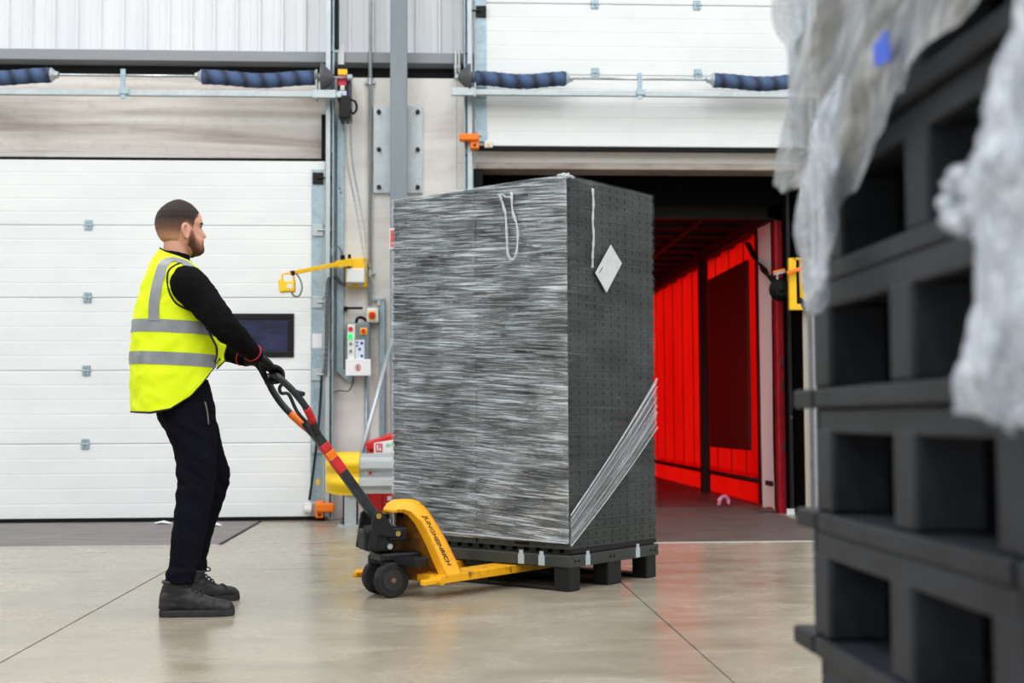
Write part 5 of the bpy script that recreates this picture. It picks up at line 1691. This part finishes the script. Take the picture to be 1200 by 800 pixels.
# boots
def boot(cx, cy, yaw):
    st_ = [(-.110, .018, .075), (-.104, .029, .118), (-.075, .037, .148), (-.035, .040, .154), (.005, .041, .146), (.035, .041, .120), (.075, .044, .092), (.115, .049, .078), (.155, .050, .069), (.185, .043, .061), (.203, .026, .048), (.208, .012, .040)]
    def tf(p):
        c, s_ = math.cos(yaw), math.sin(yaw)
        return Vector((cx + p[0] * c - p[1] * s_, cy + p[0] * s_ + p[1] * c, p[2]))
    rings = []
    for x, w, zt in st_:
        r_ = []
        zc, hz = (.016 + zt) / 2, (zt - .016) / 2
        for j in range(20):
            a = 2 * PI * j / 20
            c, s_ = math.cos(a), math.sin(a)
            ww = w * (1.0 if s_ < 0 else 1.0 - .22 * s_)
            r_.append(tf((x, ww * math.copysign(abs(c) ** .75, c), zc + hz * math.copysign(abs(s_) ** .8, s_))))
        rings.append(r_)
    mb = MB().loft(rings)
    mb.tube([tf((-.040, 0, .07)), tf((-.036, 0, .12)), tf((-.032, 0, .185))], [(.058, .042), (.056, .044), (.046, .040)], 22, ref=(math.sin(yaw), -math.cos(yaw), 0))
    mb.tube([tf((-.037, 0, .128)), tf((-.036, 0, .150))], [(.061, .048), (.062, .050)], 22, ref=(math.sin(yaw), -math.cos(yaw), 0))
    up = fuse(mb, .0045, 3, .5)
    wrinkle(up, lambda p: .0040 * fbm((p.x * 26, p.y * 22, p.z * 44), 2) + .002 * math.sin(p.z * 190 + p.x * 30) * max(0, min(1, (p.z - .07) / .04)) * .6)
    b = part(man, 'boot', up, M_BOOT, smooth=True)
    out = [(-.114, .0), (-.110, .020), (-.095, .033), (-.06, .040), (0, .040), (.05, .044), (.10, .050), (.15, .051), (.186, .044), (.205, .027), (.211, 0)]
    poly = out + [(x, -w) for x, w in out[-2:0:-1]]
    top = [tf((x, y, .026)) for x, y in poly]
    rings = [[tf((x * .985, y * .95, 0.0)) for x, y in poly], [tf((x, y, .006)) for x, y in poly], [tf((x, y, .022)) for x, y in poly], [tf((x * .99, y * .95, .030)) for x, y in poly]]
    part(b, 'sole', MB().loft(rings), M_SOLE, smooth=False)
    ring = [tf((-.036 + .060 * math.cos(2 * PI * q / 20), .047 * math.sin(2 * PI * q / 20), .150 - .02 * math.cos(2 * PI * q / 20) * 0)) for q in range(20)]
    part(b, 'collar', MB().tube(ring, .008, 8, closed=True, cap=False), M_BOOT, smooth=True)
    part(b, 'heel_seam', MB().tube([tf((-.112, 0, .035)), tf((-.109, 0, .09)), tf((-.096, 0, .135))], .004, 6), M_SOLE, smooth=True)
    part(b, 'toe_seam', MB().tube(spline([tf((.118, -.051, .034)), tf((.124, -.044, .064)), tf((.128, 0, .079)), tf((.124, .044, .064)), tf((.118, .051, .034))], 20), .0028, 6), M_SOLE, smooth=True)
    for k in range(5):
        u = k / 4
        x, z, w = .008 + .062 * u, .148 - .050 * u, .030 + .004 * u
        part(b, 'lace', MB().tube([tf((x - .004, -w, z - .006)), tf((x + .004, 0, z + .007)), tf((x - .004, w, z - .006))], .0035, 6), M_LACE, smooth=True)
    part(b, 'lace_bow', MB().tube(spline([tf((.018, 0, .155)), tf((.040, -.022, .166)), tf((.050, -.018, .148)), tf((.022, 0, .150)), tf((.045, .020, .162)), tf((.050, .018, .142)), tf((.02, 0, .152))], 30), .003, 6), M_LACE, smooth=True)
    return b
boot(-.004, -.238, R(-7))
boot(.062, .170, R(26))

# ------------------------------------------------------------------ stack of black pallets in the right foreground
PX0, PX1 = .672, 1.83
PY0, PY1 = 1.39, 2.44
PHH = .2165
M_FG = mat('stack_black', (44, 48, 56), .5, 0, (32, 34, 40), (7, 7, 7), bump=.25, bs=30, spec=.22)
def stack_pallet(z0, lab, jx=0.0, jy=0.0):
    t = thing('black_pallet', lab, 'pallet', ((PX0 + PX1) / 2, (PY0 + PY1) / 2, z0), group='pallets of the foreground stack')
    def bx(*a):
        return MB().box(a[0] + jx, a[1] + jx, a[2] + jy, a[3] + jy, a[4] + z0, a[5] + z0)
    for x0 in (PX0 - .012, (PX0 + PX1) / 2 - .06, PX1 - .108):
        y0, y1 = PY0 - .01, PY1 + .01
        r1 = bx(x0, x0 + .12, y0, PY0 + .115, 0, .034)
        r2 = bx(x0, x0 + .12, PY0 + .128, PY1 - .128, 0, .034)
        r3 = bx(x0, x0 + .12, PY1 - .115, y1, 0, .034)
        lk = bx(x0 + .012, x0 + .108, PY0, PY1, .004, .030)
        part(t, 'runner', merge(r1, r2, r3, lk), M_FG, bevel=.006)
        for ya, yb in (((1.48, 1.58), (1.85, 1.945), (2.25, 2.348)) if x0 < .7 else ((1.48, 2.348),)):  # inner rows lengthened into solid walls, added to keep light out of the openings
            part(t, 'block', bx(x0 + .010, x0 + .116, ya, yb, .034, .181), M_FG, bevel=.008)
    part(t, 'deck_rim', bx(PX0, PX1, 1.475, 1.50, .172, .2162).box(PX0 + jx, PX1 + jx, 2.325 + jy, 2.353 + jy, .172 + z0, .2162 + z0).box(PX0 + jx, PX0 + .028 + jx, 1.50 + jy, 2.325 + jy, .172 + z0, .2162 + z0).box(PX1 - .028 + jx, PX1 + jx, 1.50 + jy, 2.325 + jy, .172 + z0, .2162 + z0), M_FG, bevel=.006)
    for k in range(6):
        y = 1.512 + k * .136
        part(t, 'deck_board', bx(PX0 + .03, PX1 - .03, y, y + .118, .180, .2162), M_FG)
    part(t, 'light_stop_web', bx(PX0 + .11, PX1 - .02, 2.33, 2.346, .0, .181), M_FG)  # closing plate added at the far end so no light shows through
    return t
ords = ['lowest', 'second lowest', 'third from the floor', 'fourth from the floor', 'fifth from the floor', 'film-draped sixth', 'film-covered seventh', 'topmost film-covered']
js = [(0, 0), (.004, -.004), (-.004, .006), (.003, .0), (.0, -.006), (.010, -.055), (.004, -.06), (.0, -.058)]
for k in range(8):
    stack_pallet(k * PHH, ords[k] + ' black plastic pallet in the foreground stack', *js[k])

M_FGF = film_mat('film_milky', .46, .64, .5, .75, (220, 228, 238), .4, (3, 3, 22), rough=.2, thin=.26, tilt=.80, haze=.60, axis=0)
M_CRUMP = film_mat('film_crumpled', .44, .60, .4, .7, (218, 228, 244), .42, (40, 40, 10), rough=.18, thin=.26, tilt=.25, haze=.60, axis=0)
fg = thing('drooping_film', 'milky stretch film draped over upper pallets of foreground stack', 'film', (PX0, PY1, 1.03))
# drape: from the hidden far end round the corner and over the side that faces the truck
LOW = [(1.36, 1.36), (1.50, 1.335), (1.61, 1.318), (1.79, 1.290), (1.945, 1.230), (2.03, 1.198), (2.09, 1.185), (2.15, 1.20), (2.25, 1.24), (2.33, 1.262), (2.40, 1.275)]
rows = []
nu, nv = 150, 110
for i in range(nu + 1):
    u = i / nu
    if u < .2:
        x = PX0 + .45 * (1 - u / .2)
        nrm = Vector((0, 1, 0))
        yy = 2.394
    else:
        yy = 2.394 - (2.394 - 1.36) * (u - .2) / .8
        x = PX0 - .022
        nrm = Vector((-1, 0, 0))
    col = []
    zl = lerp(LOW, yy) + .014 * fbm((yy * 13, u * 9, 5.0), 2)
    for j in range(nv + 1):
        v = j / nv
        z = 1.80 + (zl - 1.80) * v
        sw_ = fbm((yy * 3.5 + z * 2.6, z * 1.6 - yy * 1.5, 2.0), 3)
        fold = math.sin((yy * 1.0 + z * 1.05) * 19 + 2.2 * sw_)
        d = .014 + .014 * sw_ + .020 * (abs(fold) ** .6 * (1 if fold > 0 else -.4))
        if u < .2:
            d *= .45
        col.append(Vector((x, yy, z)) + nrm * max(.002, d))
    rows.append(col)
part(fg, 'film_drape', MB().sheet(rows), M_FGF, smooth=True)
# hanging rope of film at the far corner
def crumple(pts, rad, n, amp, freq, m, nm, ref=(1, 0, 0), seed=0.0):
    P = spline(pts, n)
    mb = MB()
    rings = []
    for k, p in enumerate(P):
        u = k / (n - 1)
        ra, rb = lerp(rad, u)
        r_ = []
        for j in range(56):
            a = 2 * PI * j / 56
            q = p + Vector((ra * math.cos(a), rb * math.sin(a), 0))
            q += Vector((math.cos(a), math.sin(a), .4 * math.sin(a * 2))) * amp * (.9 * (.5 - 2 * abs(fbm((q.x * freq * .8 + seed, q.y * freq * .8 + q.z * 3, q.z * freq * .16), 2))) + .22 * fbm((q.x * freq * 2 + seed, q.y * freq * 2, q.z * freq * .5), 2))
            r_.append(q)
        rings.append(r_)
    return part(fg, nm, mb.loft(rings), m, smooth=True)
crumple([(.622, 2.00, 1.372), (.618, 2.05, 1.30), (.615, 2.10, 1.21), (.618, 2.14, 1.13), (.622, 2.155, 1.06), (.625, 2.15, 1.02)], [(0, (.010, .020)), (.15, (.016, .050)), (.45, (.02, .070)), (.7, (.016, .055)), (.9, (.012, .026)), (1, (.005, .008))], 60, .020, 24, M_CRUMP, 'hanging_tail')
crumple([(0.6, 1.2611, 1.306), (0.598, 1.2833, 1.2264), (0.592, 1.3142, 1.1467), (0.588, 1.3275, 1.0759), (0.588, 1.3142, 1.014), (0.588, 1.3275, 0.9432), (0.586, 1.3585, 0.8809), (0.59, 1.3673, 0.8395)], [(0, (.012, .012)), (.2, (.02, .04)), (.42, (.026, .075)), (.55, (.024, .075)), (.66, (.022, .065)), (.82, (.028, .075)), (.94, (.024, .060)), (1, (.010, .028))], 110, .030, 26, M_CRUMP, 'hanging_tail', seed=4.0)
lp = [(0.57, 1.4204, 1.1069), (0.566, 1.4319, 1.0848), (0.566, 1.416, 1.0609), (0.568, 1.385, 1.0626), (0.57, 1.3762, 1.0892), (0.57, 1.3939, 1.1113)]
part(fg, 'hanging_loop', MB().tube(spline(lp + [lp[0]], 30), [.012 + .004 * math.sin(k * 1.7) for k in range(30)], 8), M_CRUMP, smooth=True)
solo('blue_tape', MB().prism([(1.75, 1.335), (1.81, 1.340), (1.818, 1.372), (1.765, 1.380)], lambda a, b, h: (h, a, b), PX0 - .058, PX0 - .055), mat('tape_blue', (40, 90, 220), .4), 'bright blue tape patch on the milky film of the foreground stack', 'tape')
